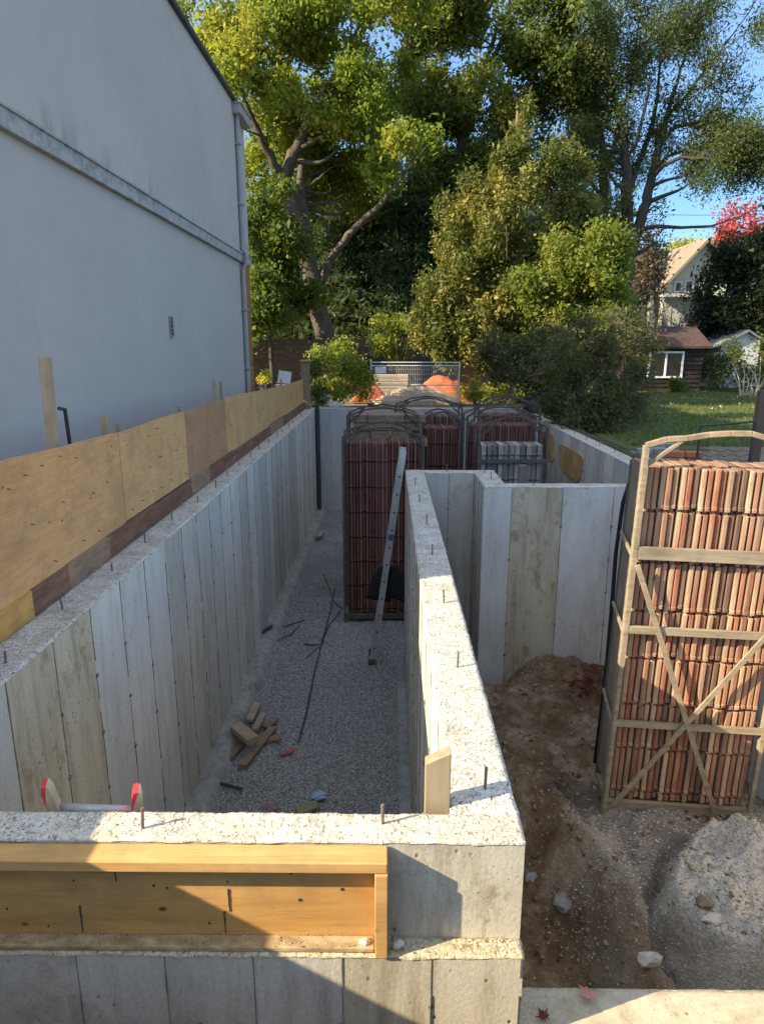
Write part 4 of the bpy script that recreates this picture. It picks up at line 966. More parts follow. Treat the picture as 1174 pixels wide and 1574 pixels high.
def tree(name, label, cat, base, trunks, blobs, leaf, mat, bark, seed, nper=34, spread=.35, group=None, droop=0, shell=.5, branches=True, aspect=.55, twig_r=.03, up=.35, density=1.0, crown='crown', twigs=0):
    """trunks: polylines [(px,py,r,Y)]; blobs: (px,py,rx,ry,Y,ry_depth,n)"""
    rng = np.random.default_rng(seed)
    t = thing(name, label, cat, base, group)
    mb = MB(); nodesP = []; 
    for tr in trunks:
        pts = [np.array(at(px, py, Y)) for px, py, r_, Y in tr]; rad = [r_ for _, _, r_, _ in tr]
        P2 = []; R2 = []
        for i in range(len(pts) - 1):
            for s_ in np.linspace(0, 1, 5)[:-1]:
                P2.append(pts[i] + (pts[i + 1] - pts[i]) * s_ + rng.normal(size=3) * rad[i] * .10); R2.append(rad[i] + (rad[i + 1] - rad[i]) * s_)
        P2.append(pts[-1]); R2.append(rad[-1])
        mb.tube(P2, R2, 10); nodesP += list(zip(P2, R2))
    cen = []
    NP = np.array([p for p, _ in nodesP]) if nodesP else None
    for (px, py, rx, ry, Y, dep, n) in blobs:
        c = np.array(at(px, py, Y)); k = Y / FPX * 1.02
        r3 = (rx * k, dep, ry * k)
        pts = blob_points(rng, c, r3, int(n * density), shell); cen.append(pts)
        if branches and NP is not None:
            for j in range(branches if branches is not True else 3):
                e = pts[rng.integers(len(pts))]
                d = np.linalg.norm(NP - e, axis=1) + np.maximum(0, NP[:, 2] - e[2] + .2 * np.linalg.norm((NP - e)[:, :2], axis=1) + .3) * 3; i0 = int(np.argmin(d)); r0 = min(nodesP[i0][1] * .5, .10 * (1 + rx * k / 3))
                w_ = wig(NP[i0], e, 7, .06, rng); mb.tube(w_, list(np.linspace(max(r0, twig_r), twig_r * .35, 7)), 6)
                for j2 in range(twigs):
                    f = pts[rng.integers(len(pts))]; i1 = int(rng.integers(2, 6))
                    if np.linalg.norm(f - w_[i1]) < max(r3) * 1.1: mb.tube(wig(w_[i1], f, 5, .08, rng), list(np.linspace(twig_r * .7, twig_r * .2, 5)), 5)
    if mb.v: mb.build('trunk', bark, t, smooth=True, fix=False)
    leaf_mesh(crown, np.concatenate(cen), nper, spread, leaf, mat, t, rng, droop, aspect, up=up)
    return t
M_bark = simple('bark_grey', (.055, .045, .037), (.15, .125, .10), (5, 5, 1.2), .95, .8, dist=.04)
M_barkd = simple('bark_dark', (.035, .03, .027), (.10, .085, .07), (5, 5, 1.2), .95, .6, dist=.03)
M_barkr = simple('bark_red', (.12, .08, .05), (.30, .22, .15), (6, 6, 1), .95, .6, dist=.03)
L_maple = leafy('leaves_maple', [(.12, .18, .024), (.18, .25, .03), (.25, .32, .04), (.14, .21, .03), (.31, .35, .055)], (.42, .38, .045), .48, .35, .56)
L_broad = leafy('leaves_broad', [(.055, .085, .02), (.085, .125, .025), (.12, .16, .03), (.065, .10, .025)], (.17, .19, .035), .4, .4, .53)
L_green = leafy('leaves_green', [(.045, .085, .016), (.07, .12, .02), (.10, .155, .028), (.055, .10, .02)], (.11, .15, .022), .36, .6, .55)
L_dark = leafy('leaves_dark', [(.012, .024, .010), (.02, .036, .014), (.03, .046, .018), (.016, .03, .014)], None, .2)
L_mid = leafy('leaves_mid', [(.05, .075, .022), (.08, .11, .03), (.10, .125, .035), (.06, .085, .03)], (.15, .16, .035), .35, .4, .6)
L_cedar = leafy('leaves_cedar', [(.07, .09, .022), (.11, .13, .028), (.16, .165, .038), (.085, .105, .027)], (.28, .235, .05), .25, .5, .53)
L_bush = leafy('leaves_bush', [(.10, .15, .022), (.15, .20, .03), (.20, .23, .035), (.12, .16, .03)], (.28, .26, .04), .4, .7, .58)
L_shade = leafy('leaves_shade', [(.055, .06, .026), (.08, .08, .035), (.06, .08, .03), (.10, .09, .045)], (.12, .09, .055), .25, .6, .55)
L_elm = leafy('leaves_elm', [(.05, .08, .035), (.07, .105, .042), (.10, .13, .045), (.055, .085, .045)], (.15, .16, .045), .35, .3, .58)
L_lime = leafy('leaves_lime', [(.19, .25, .03), (.26, .31, .045), (.15, .2, .03), (.32, .34, .06)], None, .42)
L_red = leafy('leaves_red', [(.42, .045, .075), (.52, .08, .11), (.36, .04, .06)], None, .35)
L_yel = leafy('leaves_yellow', [(.36, .34, .05), (.45, .40, .07), (.3, .3, .05)], None, .35)
L_purp = leafy('leaves_purple', [(.12, .08, .075), (.18, .13, .12), (.15, .11, .09)], None, .25)
L_yew = leafy('leaves_yew', [(.012, .022, .010), (.02, .033, .013), (.028, .042, .018)], None, .15)
L_pine = leafy('leaves_pine', [(.02, .045, .024), (.035, .065, .032), (.05, .085, .035), (.028, .05, .028)], (.09, .12, .03), .25, .5, .6)

Ym = 27.5
tree('maple_tree', 'big maple with a thick forked grey trunk and yellow green leaves', 'tree', at(500, 600, Ym),
     [[(505, 600, 0.426, Ym), (502, 530, 0.377, Ym), (488, 460, 0.361, Ym), (474, 410, 0.328, Ym), (458, 350, 0.295, Ym), (442, 295, 0.271, Ym), (438, 272, 0.246, Ym)],
      [(438, 272, 0.221, Ym), (447, 245, 0.221, Ym), (462, 215, 0.205, Ym), (475, 185, 0.180, Ym), (474, 172, 0.164, Ym)],
      [(473, 182, 0.156, Ym), (456, 163, 0.131, Ym), (440, 120, 0.107, Ym), (428, 75, 0.082, Ym), (410, 30, 0.049, Ym), (395, -60, 0.025, Ym)],
      [(440, 120, 0.098, Ym), (448, 75, 0.090, Ym), (452, 30, 0.066, Ym), (460, -80, 0.033, Ym)],
      [(474, 180, 0.139, Ym), (490, 155, 0.107, Ym - .5), (512, 120, 0.074, Ym - 1), (540, 60, 0.041, Ym - 1.5)],
      [(474, 180, 0.107, Ym), (500, 150, 0.082, Ym + .6), (530, 140, 0.049, Ym + 1), (560, 120, 0.033, Ym + 1.5)],
      [(438, 272, 0.164, Ym), (420, 250, 0.148, Ym - .3), (400, 210, 0.123, Ym - .7), (380, 165, 0.082, Ym - 1), (360, 110, 0.049, Ym - 1.4)],
      [(492, 440, 0.158, Ym), (510, 395, 0.145, Ym - .3), (535, 362, 0.132, Ym - .7), (562, 335, 0.119, Ym - 1), (588, 312, 0.092, Ym - 1.4), (620, 270, 0.046, Ym - 2)],
      [(478, 410, 0.246, Ym + .3), (468, 340, 0.213, Ym + .5), (462, 290, 0.164, Ym + .6), (466, 230, 0.115, Ym + .9), (480, 170, 0.066, Ym + 1.2)]],
     [(300, 40, 75, 60, Ym - 1, 2.2, 60), (360, 60, 75, 60, Ym - 2, 2, 70), (440, 40, 70, 55, Ym, 2.4, 60), (520, 60, 75, 60, Ym - 1, 2.4, 70), (590, 40, 70, 60, Ym, 2.3, 55),
      (430, 190, 50, 50, Ym + 3, 1.4, 60), (500, 250, 55, 50, Ym + 3.2, 1.4, 70), (560, 280, 50, 45, Ym + 3, 1.4, 60), (470, 310, 45, 50, Ym + 3.4, 1.3, 50), (520, 200, 50, 40, Ym + 2.6, 1.4, 46), (385, 130, 60, 45, Ym - 2.4, 1.4, 50), (395, 190, 45, 45, Ym + .6, 1.6, 34), (530, 150, 65, 50, Ym - 1.5, 1.8, 55), (580, 150, 55, 50, Ym + 1, 1.8, 38), (420, 245, 48, 40, Ym + 1.5, 1.4, 34),
      (395, 280, 36, 45, Ym + .4, 1.3, 34), (560, 215, 60, 40, Ym + .8, 1.7, 38), (480, 110, 60, 50, Ym + 2.2, 1.6, 38), (345, -60, 110, 70, Ym, 3, 60), (480, -80, 110, 70, Ym, 3, 60), (600, -60, 90, 70, Ym, 3, 50), (620, 240, 50, 45, Ym - 1.6, 1.4, 34)],
     (.15), L_maple, M_bark, 11, nper=74, spread=.25, density=1.25, branches=4, twig_r=.028)
tree('understory_tree', 'dark green leafy young tree behind the house corner downpipe', 'tree', at(420, 600, 25.5),
     [[(420, 600, .1, 25.5), (415, 500, .08, 25.5), (412, 400, .05, 25.5)]],
     [(400, 330, 38, 60, 25.5, 1.2, 60), (420, 410, 50, 60, 25.5, 1.3, 80), (405, 470, 42, 55, 25.3, 1.2, 70), (440, 450, 36, 50, 26, 1.1, 50), (430, 360, 36, 50, 26, 1.1, 50)],
     (.18), L_green, M_barkd, 12, nper=48, spread=.22)
Yt = 32.0
tree('broadleaf_tree', 'tall dark green broadleaf tree between the maple and the cedar', 'tree', at(690, 610, Yt),
     [[(690, 610, .42, Yt), (688, 450, .36, Yt), (690, 330, .3, Yt), (705, 240, .24, Yt), (722, 165, .18, Yt), (750, 105, .13, Yt), (775, 55, .09, Yt), (790, -40, .04, Yt)],
      [(722, 170, .14, Yt), (735, 120, .11, Yt), (756, 70, .08, Yt), (770, 20, .04, Yt)],
      [(690, 330, .2, Yt), (660, 240, .15, Yt), (640, 150, .1, Yt), (625, 60, .06, Yt)], [(628, 130, .06, Yt - .4), (650, 105, .04, Yt - .4), (665, 100, .03, Yt - .4)],
      [(700, 260, .15, Yt), (760, 200, .1, Yt - .5), (820, 120, .06, Yt - 1)]],
     [(640, 40, 60, 45, Yt, 2.4, 60), (700, 40, 55, 40, Yt + 1, 2.4, 60), (760, 15, 60, 40, Yt, 2.4, 55), (830, 40, 65, 60, Yt - 1, 2.4, 80), (880, 90, 60, 60, Yt - .5, 2, 70), (690, 140, 45, 45, Yt + .8, 2, 50),
      (650, 190, 50, 40, Yt, 2, 56), (750, 150, 55, 34, Yt - .6, 1.8, 55), (820, 130, 60, 45, Yt + .5, 2, 60), (700, 225, 60, 50, Yt, 2.2, 75), (640, 270, 55, 45, Yt, 2, 65), (750, 230, 60, 55, Yt + .6, 2, 70), (600, 330, 45, 40, Yt + 1, 1.8, 45), (670, 330, 60, 45, Yt, 2, 70),
      (860, 200, 50, 45, Yt + .6, 1.8, 42), (690, -60, 120, 70, Yt, 3, 70), (850, -60, 120, 70, Yt, 3, 70)],
     (.16), L_broad, M_barkd, 13, nper=72, spread=.28, density=1.3, branches=4)
# conifers behind
def pine(label, px, ybase, ytop, wpx, Y, seed, mat, n_tier=13, group='dark conifers behind the yard', leaf=.30):
    rng = np.random.default_rng(seed); b = at(px, ybase, Y); tp = at(px, ytop, Y); H = tp.z - b.z
    t = thing('conifer', label, 'tree', b, group); mb = MB(); mb.tube([b, (b.x, b.y, b.z + H * .5), (b.x, b.y, tp.z)], [.24, .16, .03], 9)
    cen = []; wr = wpx * Y / FPX
    for i in range(n_tier):
        u = i / n_tier; z = b.z + H * (.1 + .88 * u); rr = wr * (1 - u * .8) * rng.uniform(.75, 1.1); nb = 8
        for j in range(nb):
            a = 2 * math.pi * (j + rng.random() * .8) / nb; rl = rr * rng.uniform(.65, 1.1); tilt = -.12 + .25 * u
            e = np.array((b.x + rl * math.cos(a), b.y + rl * math.sin(a), z + rl * tilt))
            mb.tube([(b.x, b.y, z), e], [.05 * (1 - u) + .012, .008], 5)
            for s_ in np.linspace(.35, 1, 5): cen.append(np.array((b.x, b.y, z)) * (1 - s_) + e * s_ + rng.normal(size=3) * (.16, .16, .06))
    mb.build('trunk', M_barkd, t, fix=False)
    leaf_mesh('crown', np.array(cen), 34, np.array((.3, .3, .13)), leaf, mat, t, rng, .12, .26, up=1.0); return t
pine('dark blue green conifer with drooping boughs directly behind the maple trunk', 545, 610, 235, 105, 33.5, 21, L_pine)
pine('conifer with sunlit bough tips between the maple trunk and the cedar', 630, 610, 290, 95, 31.0, 22, L_pine)
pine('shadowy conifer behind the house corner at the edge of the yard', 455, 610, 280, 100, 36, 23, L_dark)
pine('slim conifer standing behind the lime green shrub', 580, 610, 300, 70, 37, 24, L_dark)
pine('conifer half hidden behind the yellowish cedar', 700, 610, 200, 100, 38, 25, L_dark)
# the cedar
Yc = 24.0
tree('cedar_tree', 'large cone shaped cedar with yellowish brown sprays above the mesh fence', 'tree', at(785, 640, Yc),
     [[(782, 655, .26, Yc), (786, 570, .24, Yc), (790, 480, .2, Yc), (790, 350, .14, Yc), (795, 170, .04, Yc)], [(786, 590, .14, Yc), (800, 560, .1, Yc - .2), (815, 500, .07, Yc - .4)]],
     [(795, 195, 24, 36, Yc, .6, 40), (775, 250, 36, 32, Yc - .2, 1.0, 56), (838, 235, 40, 40, Yc, 1.0, 60), (870, 285, 40, 46, Yc + .2, 1.2, 66), (740, 300, 38, 34, Yc, 1.1, 60), (695, 318, 20, 20, Yc - .1, .6, 26), (810, 305, 56, 46, Yc - .7, 1.1, 84), (885, 350, 36, 44, Yc + .3, 1.1, 56),
      (715, 370, 44, 38, Yc - .2, 1.2, 70), (780, 380, 64, 44, Yc - .9, 1.1, 92), (700, 430, 46, 36, Yc - .2, 1.2, 74), (672, 470, 34, 34, Yc - .1, 1.0, 56), (765, 445, 66, 40, Yc - 1.0, 1.1, 86), (680, 515, 40, 34, Yc, 1.1, 66), (735, 520, 56, 40, Yc - .5, 1.1, 76), (830, 440, 60, 50, Yc - .6, 1.2, 70), (800, 530, 60, 45, Yc, 1.3, 70), (692, 545, 32, 22, Yc + .2, .8, 34), (648, 488, 16, 14, Yc, .5, 14)],
     (.135), L_cedar, M_barkr, 14, nper=64, spread=np.array((.14, .14, .24)), droop=.14, branches=2, aspect=.42, shell=.62)
Yb = 21.5
tree('bushy_tree', 'bright yellow green bushy tree on the sunny side of the cedar', 'tree', at(885, 660, Yb),
     [[(885, 670, .12, Yb), (880, 560, .1, Yb), (870, 450, .06, Yb)], [(890, 600, .08, Yb), (920, 480, .05, Yb), (930, 400, .02, Yb)], [(778, 345, .012, Yb), (779, 400, .02, Yb)], [(922, 355, .012, Yb), (918, 410, .02, Yb)]],
     [(850, 395, 34, 36, Yb, .8, 60), (905, 400, 40, 38, Yb, .8, 70), (930, 372, 24, 24, Yb, .5, 30), (835, 440, 36, 30, Yb, .8, 55), (890, 455, 60, 42, Yb - .3, 1.0, 110), (945, 440, 28, 48, Yb, .7, 55), (925, 510, 48, 36, Yb - .2, .9, 80), (860, 510, 50, 40, Yb, .9, 75)],
     (.115), L_bush, M_barkd, 15, nper=66, spread=.19, branches=3, twig_r=.012)
# elm with forked dark trunk
Ye = 31.0
tree('elm_tree', 'airy elm with a dark forked trunk and fine hanging foliage against the sky', 'tree', at(958, 520, Ye),
     [[(955, 560, .42, Ye), (958, 470, .38, Ye), (962, 405, .34, Ye), (966, 378, .32, Ye)],
      [(966, 385, .26, Ye), (963, 330, .24, Ye), (962, 270, .21, Ye), (958, 225, .17, Ye), (948, 170, .12, Ye), (935, 110, .07, Ye), (930, 40, .04, Ye)],
      [(966, 385, .26, Ye), (982, 345, .23, Ye), (992, 310, .21, Ye), (1002, 270, .18, Ye), (1012, 225, .15, Ye), (1024, 180, .1, Ye), (1045, 110, .06, Ye), (1070, 30, .03, Ye)],
      [(1003, 272, .11, Ye), (1018, 255, .09, Ye - .3), (1045, 242, .07, Ye - .6), (1085, 244, .05, Ye - 1), (1125, 256, .03, Ye - 1.4)],
      [(1005, 262, .09, Ye), (1025, 240, .07, Ye + .3), (1060, 228, .05, Ye + .6), (1100, 225, .03, Ye + 1)],
      [(1012, 225, .1, Ye), (1035, 195, .08, Ye), (1075, 188, .06, Ye), (1120, 192, .03, Ye)],
      [(963, 300, .14, Ye), (985, 240, .12, Ye + .4), (1000, 200, .1, Ye + .6), (1010, 150, .07, Ye + .8), (1015, 80, .04, Ye + 1)],
      [(960, 245, .1, Ye), (975, 225, .08, Ye - .4), (985, 190, .07, Ye - .8), (1000, 120, .04, Ye - 1.2)],
      [(950, 180, .09, Ye), (968, 140, .06, Ye), (975, 80, .04, Ye), (985, 10, .02, Ye)],
      [(1024, 180, .07, Ye), (1060, 140, .05, Ye), (1105, 80, .03, Ye), (1150, 20, .02, Ye)]],
     [(900, 130, 48, 40, Ye, 2, 40), (950, 110, 50, 50, Ye, 2, 44), (1000, 90, 50, 50, Ye, 2, 44), (1050, 60, 50, 45, Ye - .5, 2, 36), (960, 40, 70, 45, Ye - .8, 2.2, 60), (1040, 10, 70, 40, Ye, 2.2, 50), (900, 50, 60, 50, Ye, 2.2, 60), (1110, 50, 45, 55, Ye - 1, 1.6, 26), (1160, 90, 35, 80, Ye - 1, 1.6, 30),
      (1010, 160, 50, 34, Ye, 1.8, 34), (930, 190, 45, 38, Ye, 1.8, 36), (975, 215, 42, 36, Ye + .4, 1.6, 26), (1075, 165, 45, 30, Ye, 1.6, 24), (1120, 190, 50, 34, Ye - .5, 1.6, 60), (1150, 235, 45, 38, Ye - 1, 1.5, 76), (1095, 232, 40, 24, Ye - .6, 1.3, 44), (1115, 264, 46, 24, Ye - 1, 1.2, 34), (1170, 260, 34, 40, Ye - .6, 1.2, 48),
      (945, 290, 26, 36, Ye, 1.0, 18), (1000, 345, 22, 34, Ye, .9, 8), (905, 250, 30, 40, Ye + .5, 1.4, 20), (1040, 210, 30, 26, Ye, 1, 14), (960, -60, 140, 70, Ye, 3, 80), (1130, -40, 90, 60, Ye, 3, 50)],
     (.115), L_elm, M_barkd, 16, density=1.5, nper=70, spread=np.array((.28, .28, .34)), droop=.22, branches=5, aspect=.4, twig_r=.02, twigs=3)
tree('far_tree', 'thin dark trunked tree behind the cedar top beside the elm', 'tree', at(925, 560, 35),
     [[(920, 560, .3, 35), (925, 400, .27, 35), (926, 300, .25, 35), (928, 245, .2, 35), (918, 180, .13, 35), (905, 110, .06, 35)], [(928, 270, .15, 35), (945, 220, .1, 35), (955, 160, .05, 35)], [(922, 300, .1, 35), (900, 270, .06, 35)]],
     [(900, 215, 36, 40, 35, 1.5, 24), (915, 150, 40, 40, 35, 1.6, 30), (945, 240, 26, 36, 35, 1.2, 16), (900, 290, 26, 40, 35, 1.3, 26)], .13, L_elm, M_barkd, 17, nper=44, spread=.36, branches=4, twigs=2)
# shrubs
def shrub(label, px, py, rx, ry, Y, dep, n, leaf, mat, seed, ybase, nper=34, spread=.16, stems=5, name='shrub', group=None, shell=.6, bark=None, stem_r=.02, extra=(), up=.35):
    b = at(px, ybase, Y); tr = []
    rr = random.Random(seed)
    for k in range(stems):
        tr.append([(px + rr.uniform(-.15, .15) * rx, ybase, stem_r, Y), (px + rr.uniform(-.4, .4) * rx, py + ry * .3, stem_r * .8, Y + rr.uniform(-.3, .3) * dep), (px + rr.uniform(-.7, .7) * rx, py - ry * rr.uniform(.2, .9), stem_r * .3, Y + rr.uniform(-.6, .6) * dep)])
    return tree(name, label, 'shrub', b, tr, [(px, py, rx, ry, Y, dep, n)] + list(extra), leaf, mat, bark or M_barkd, seed, nper=nper, spread=spread, group=group, shell=shell, branches=2, twig_r=stem_r * .5, crown='foliage', up=up)
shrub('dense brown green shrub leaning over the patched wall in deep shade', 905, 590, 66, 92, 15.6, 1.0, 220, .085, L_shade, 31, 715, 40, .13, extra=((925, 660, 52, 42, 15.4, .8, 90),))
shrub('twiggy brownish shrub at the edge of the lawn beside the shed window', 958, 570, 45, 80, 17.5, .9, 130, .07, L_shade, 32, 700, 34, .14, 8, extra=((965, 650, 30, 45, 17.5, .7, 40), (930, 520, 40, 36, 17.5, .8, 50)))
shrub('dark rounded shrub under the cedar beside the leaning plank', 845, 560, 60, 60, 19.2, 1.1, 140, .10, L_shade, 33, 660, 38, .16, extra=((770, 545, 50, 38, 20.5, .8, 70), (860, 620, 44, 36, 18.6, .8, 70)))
shrub('sunlit lime green hedge shrub past the end of the hoarding', 515, 572, 44, 36, 21.0, .7, 90, .09, L_lime, 34, 635, 56, .14, extra=((500, 605, 34, 30, 20.8, .6, 45), (550, 590, 20, 30, 21.2, .5, 30)))
shrub('mossy green hedge piece tight against the timber gate post', 484, 590, 16, 32, 20.2, .35, 44, .075, L_mid, 35, 640, 34, .1)
shrub('upright lime green shrub behind the mesh fence panel', 612, 520, 36, 34, 25.5, .7, 70, .10, L_lime, 36, 600, 54, .15, 7)
shrub('low yellow flowering shrub behind the racks near the mesh fence', 730, 600, 16, 16, 22.2, .4, 34, .08, L_yel, 37, 635, 30, .1)
shrub('yellow green shrub at the foot of the cedar trunk', 762, 612, 22, 22, 22.8, .45, 44, .09, L_lime, 38, 640, 30, .1, extra=((812, 602, 20, 18, 23, .4, 30),))
Yy = 33.0
shrub('huge dark yew hedge beside the gabled house', 1132, 455, 56, 70, Yy, 2.2, 330, .17, L_yew, 39, 605, 44, .3, 4, stem_r=.1, extra=((1165, 470, 48, 80, Yy - .5, 2, 190), (1100, 520, 46, 44, Yy, 1.6, 120), (1150, 545, 60, 50, Yy - .5, 1.6, 150), (1150, 390, 40, 26, Yy, 1.4, 80)), shell=.7)
shrub('green shrub hiding the lower side of the small white gabled shed', 1105, 560, 34, 30, 29.5, .9, 80, .11, L_mid, 40, 610, 34, .18, extra=((1165, 560, 30, 34, 29, .9, 60),))
shrub('low leafy plant under the dark shed corner', 1052, 593, 16, 11, 27.8, .4, 26, .12, L_green, 41, 606, 26, .1)
shrub('greyish small shrub between the shed and the bare pale bush', 1122, 592, 26, 20, 28.2, .6, 40, .08, L_shade, 42, 615, 30, .14)
# bare bushes: only twigs and sparse leaves
def bare(label, px, py, rx, ry, Y, seed, col, n=26, rad=.03, ybase=None, leafmat=None, nl=0):
    rng = np.random.default_rng(seed); b = np.array(at(px, ybase, Y)); k = Y / FPX
    t = thing('bare_bush', label, 'bush', b); mb = MB(); cen = []
    for i in range(n):
        e = np.array(at(px + rng.uniform(-1, 1) * rx, py + rng.uniform(-1, .9) * ry, Y)); e[1] += rng.uniform(-.8, .8)
        w_ = wig(b + rng.normal(size=3) * (.08, .08, 0), e, 7, .05, rng); mb.tube(w_, list(np.linspace(rad, rad * .2, 7)), 5)
        for j in range(5):
            i0 = int(rng.integers(3, 7)); f = w_[i0] + rng.normal(size=3) * (.4, .4, .3) * rx * k * .5 + (0, 0, .1); mb.tube([w_[i0], f], [rad * .35, rad * .1], 4); cen.append(f)
    mb.build('stems', col, t, fix=False)
    if leafmat: leaf_mesh('foliage', np.array(cen), nl, .12, .08, leafmat, t, rng)
    return t
M_twigp = simple('twig_pink', (.30, .22, .18), (.46, .36, .29), (9, 9, 9), .9, 0)
M_twigw = simple('twig_pale', (.42, .36, .27), (.6, .53, .42), (9, 9, 9), .9, 0)
bare('bare pinkish bush above the dark shed roof', 1030, 478, 44, 30, 33, 51, M_twigp, 46, .03, 560, leafy('leaf_dry', [(.36, .26, .18), (.46, .34, .22), (.4, .3, .22)], None, .3), 6)
bare('bare pale stemmed bush at the sunlit corner of the lawn', 1152, 575, 22, 32, 26, 52, M_twigw, 16, .035, 628)
bare('leafless grey twigs at the lawn edge below the brown shrub', 985, 620, 24, 60, 16.5, 53, M_barkd, 22, .012, 705)
# far trees
tree('red_tree', 'bright crimson autumn tree behind the dark yew hedge', 'tree', at(1140, 520, 48), [[(1140, 520, .25, 48), (1140, 380, .15, 48)]],
     [(1138, 352, 22, 30, 48, 1.2, 60), (1165, 362, 22, 22, 48, 1.1, 50), (1115, 372, 18, 16, 48, .9, 30)], .2, L_red, M_barkd, 61, nper=30, spread=.4)
tree('yellow_tree', 'distant yellow green rounded tree beyond the gabled roof', 'tree', at(1040, 480, 75), [[(1040, 500, .4, 75), (1040, 420, .3, 75)]],
     [(1040, 402, 34, 22, 75, 2.5, 80), (1062, 398, 22, 18, 75, 2, 50)], .34, L_yel, M_barkd, 62, nper=30, spread=.6)
tree('purple_tree', 'brown purple leaved tree beside the house chimney', 'tree', at(988, 520, 40), [[(988, 540, .2, 40), (988, 440, .14, 40)]],
     [(990, 395, 20, 34, 40, 1.1, 60), (1005, 425, 18, 28, 40, 1, 40), (975, 430, 18, 30, 40, 1, 36)], .17, L_purp, M_barkd, 63, nper=30, spread=.3)
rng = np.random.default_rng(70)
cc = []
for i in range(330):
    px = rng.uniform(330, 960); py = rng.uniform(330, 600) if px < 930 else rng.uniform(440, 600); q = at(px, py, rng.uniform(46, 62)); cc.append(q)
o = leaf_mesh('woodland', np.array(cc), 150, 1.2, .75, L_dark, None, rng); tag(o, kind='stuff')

# ------------------------------------------------------------------ back yard and neighbours
M_fen = wood('fence_dark', (.06, .038, .025), (.12, .075, .05), (.03, .02, .015), (3, 3, 30))
def board_fence(label, A, B, z0, z1, n, mat, posts=5, gap=.012):
    A, B = Vector(A), Vector(B); t = thing('wooden_fence', label, 'fence', (A.x, A.y, z0)); m = MB(); h = (z1 - z0) / n
    for i in range(n):
        z = z0 + h * (i + .5); m.bar((A.x, A.y, z), (B.x, B.y, z), .022, h - gap)
    m.build('boards', mat, t)
    for k in range(posts):
        p = A.lerp(B, k / (posts - 1)); MB().box(p.x - .05, p.x + .05, p.y + .03, p.y + .13, z0, z1 + .05).build('post', mat, t)
    return t
a, b = at(392, 525, 25.6), at(560, 525, 27.5)
board_fence('dark brown horizontal board fence behind the flower pot', (a.x - 1.5, 25.4, 0), (b.x, 27.3, 0), -.1, 2.0, 13, M_fen)
M_slate = simple('slate_board', (.03, .035, .045), (.06, .065, .075), (2, 2, 9), .8, .1)
board_fence('dark slate coloured fence behind the lime green shrubs', (at(535, 560, 28.2).x, 28.2, 0), (at(700, 560, 28.2).x, 28.2, 0), -.1, 1.75, 9, M_slate)
M_fenb = wood('fence_brown', (.16, .085, .045), (.27, .16, .09), (.09, .05, .03), (22, 22, 2))
board_fence('reddish brown board fence behind the cedar trunk', (at(700, 580, 26.5).x, 26.5, 0), (at(880, 580, 26.5).x, 26.5, 0), -.1, 1.35, 6, M_fenb, 6)
# temporary mesh fence
Yf = 21.6
tf = thing('mesh_fence_panel', 'galvanised temporary mesh fence panel with a small white sign', 'fence panel', at(638, 632, Yf), None)
p0, p1 = at(570, 556, Yf), at(706, 558, Yf); zb = -.06
m = MB(); M_gal = simple('galv_bright', (.5, .5, .48), (.66, .66, .63), (9, 9, 9), .55, .05)
for x in (p0.x, p1.x): m.tube([(x, Yf, zb), (x, Yf, p0.z)], .024, 8)
for z in (p0.z - .02, p0.z - .12, zb + .14, (p0.z + zb) / 2 - .05): m.tube([(p0.x, Yf, z), (p1.x, Yf, z)], .017, 8)
m.build('frame', M_gal, tf)
m = MB(); x = p0.x + .06
while x < p1.x: m.bar((x, Yf, zb + .14), (x, Yf, p0.z - .1), .009, .006); x += .055
z = zb + .2
while z < p0.z - .12: m.bar((p0.x, Yf, z), (p1.x, Yf, z), .006, .006); z += .15
m.build('mesh', M_gal, tf)
q = at(585, 569, Yf); MB().box(q.x - .17, q.x + .17, Yf - .03, Yf - .02, q.z - .1, q.z + .1).build('sign', simple('sign_white', (.7, .7, .7), (.78, .78, .78), (3, 3, 3), .5, 0), tf)
for x in (p0.x, p1.x): MB().box(x - .1, x + .1, Yf - .3, Yf + .3, zb - .04, zb + .06).build('foot', M_racks, tf, bevel=.01)
# soil heap under an orange tarp, pale timber stack
M_tarp = simple('tarp_orange', (.5, .10, .03), (.62, .2, .08), (7, 7, 7), .6, .5)
def heap(name, label, cat, cx, cy, rx, ry, h, mat, seed, z0=-.1):
    n = 40; gx, gy = np.meshgrid(np.linspace(-1, 1, n), np.linspace(-1, 1, n), indexing='ij'); r_ = np.sqrt(gx ** 2 + gy ** 2)
    Z = h * np.clip(1 - r_ ** 2.2, 0, 1) ** .9 * (1 + .5 * fbm(gx * 3, gy * 3, seed)) + .10 * fbm(gx * 8, gy * 8, seed + 3) * (r_ < 1)
    V = np.stack([cx + gx * rx, cy + gy * ry, z0 + Z], -1).reshape(-1, 3) - np.array((cx, cy, z0)); idx = np.arange(n * n).reshape(n, n)
    F = np.stack([idx[:-1, :-1], idx[1:, :-1], idx[1:, 1:], idx[:-1, 1:]], -1).reshape(-1, 4)
    o = fast_mesh(name, V, F, mat, None, smooth=True); o.location = (cx, cy, z0); return tag(o, label, cat)
q = at(668, 590, 23.4); heap('orange_tarp', 'bright orange tarp over a heap seen through the mesh fence', 'tarp', q.x + .25, 23.7, 1.15, .7, .76, M_tarp, 5)
m = MB(); tri = [at(*q, 22.4) for q in ((538, 618), (552, 603), (561, 590), (568, 582), (574, 586), (590, 606), (596, 618))]
m.prism([(p.x, p.z) for p in tri], 22.35, 22.75, 'y'); tag(m.build('orange_tarp', M_tarp, bevel=.03), 'orange tarp corner sloping out from the fence panel beside the hedge shrub', 'tarp')
M_soil = simple('soil_pale', (.26, .19, .13), (.46, .36, .26), (6, 6, 6), .95, .6)
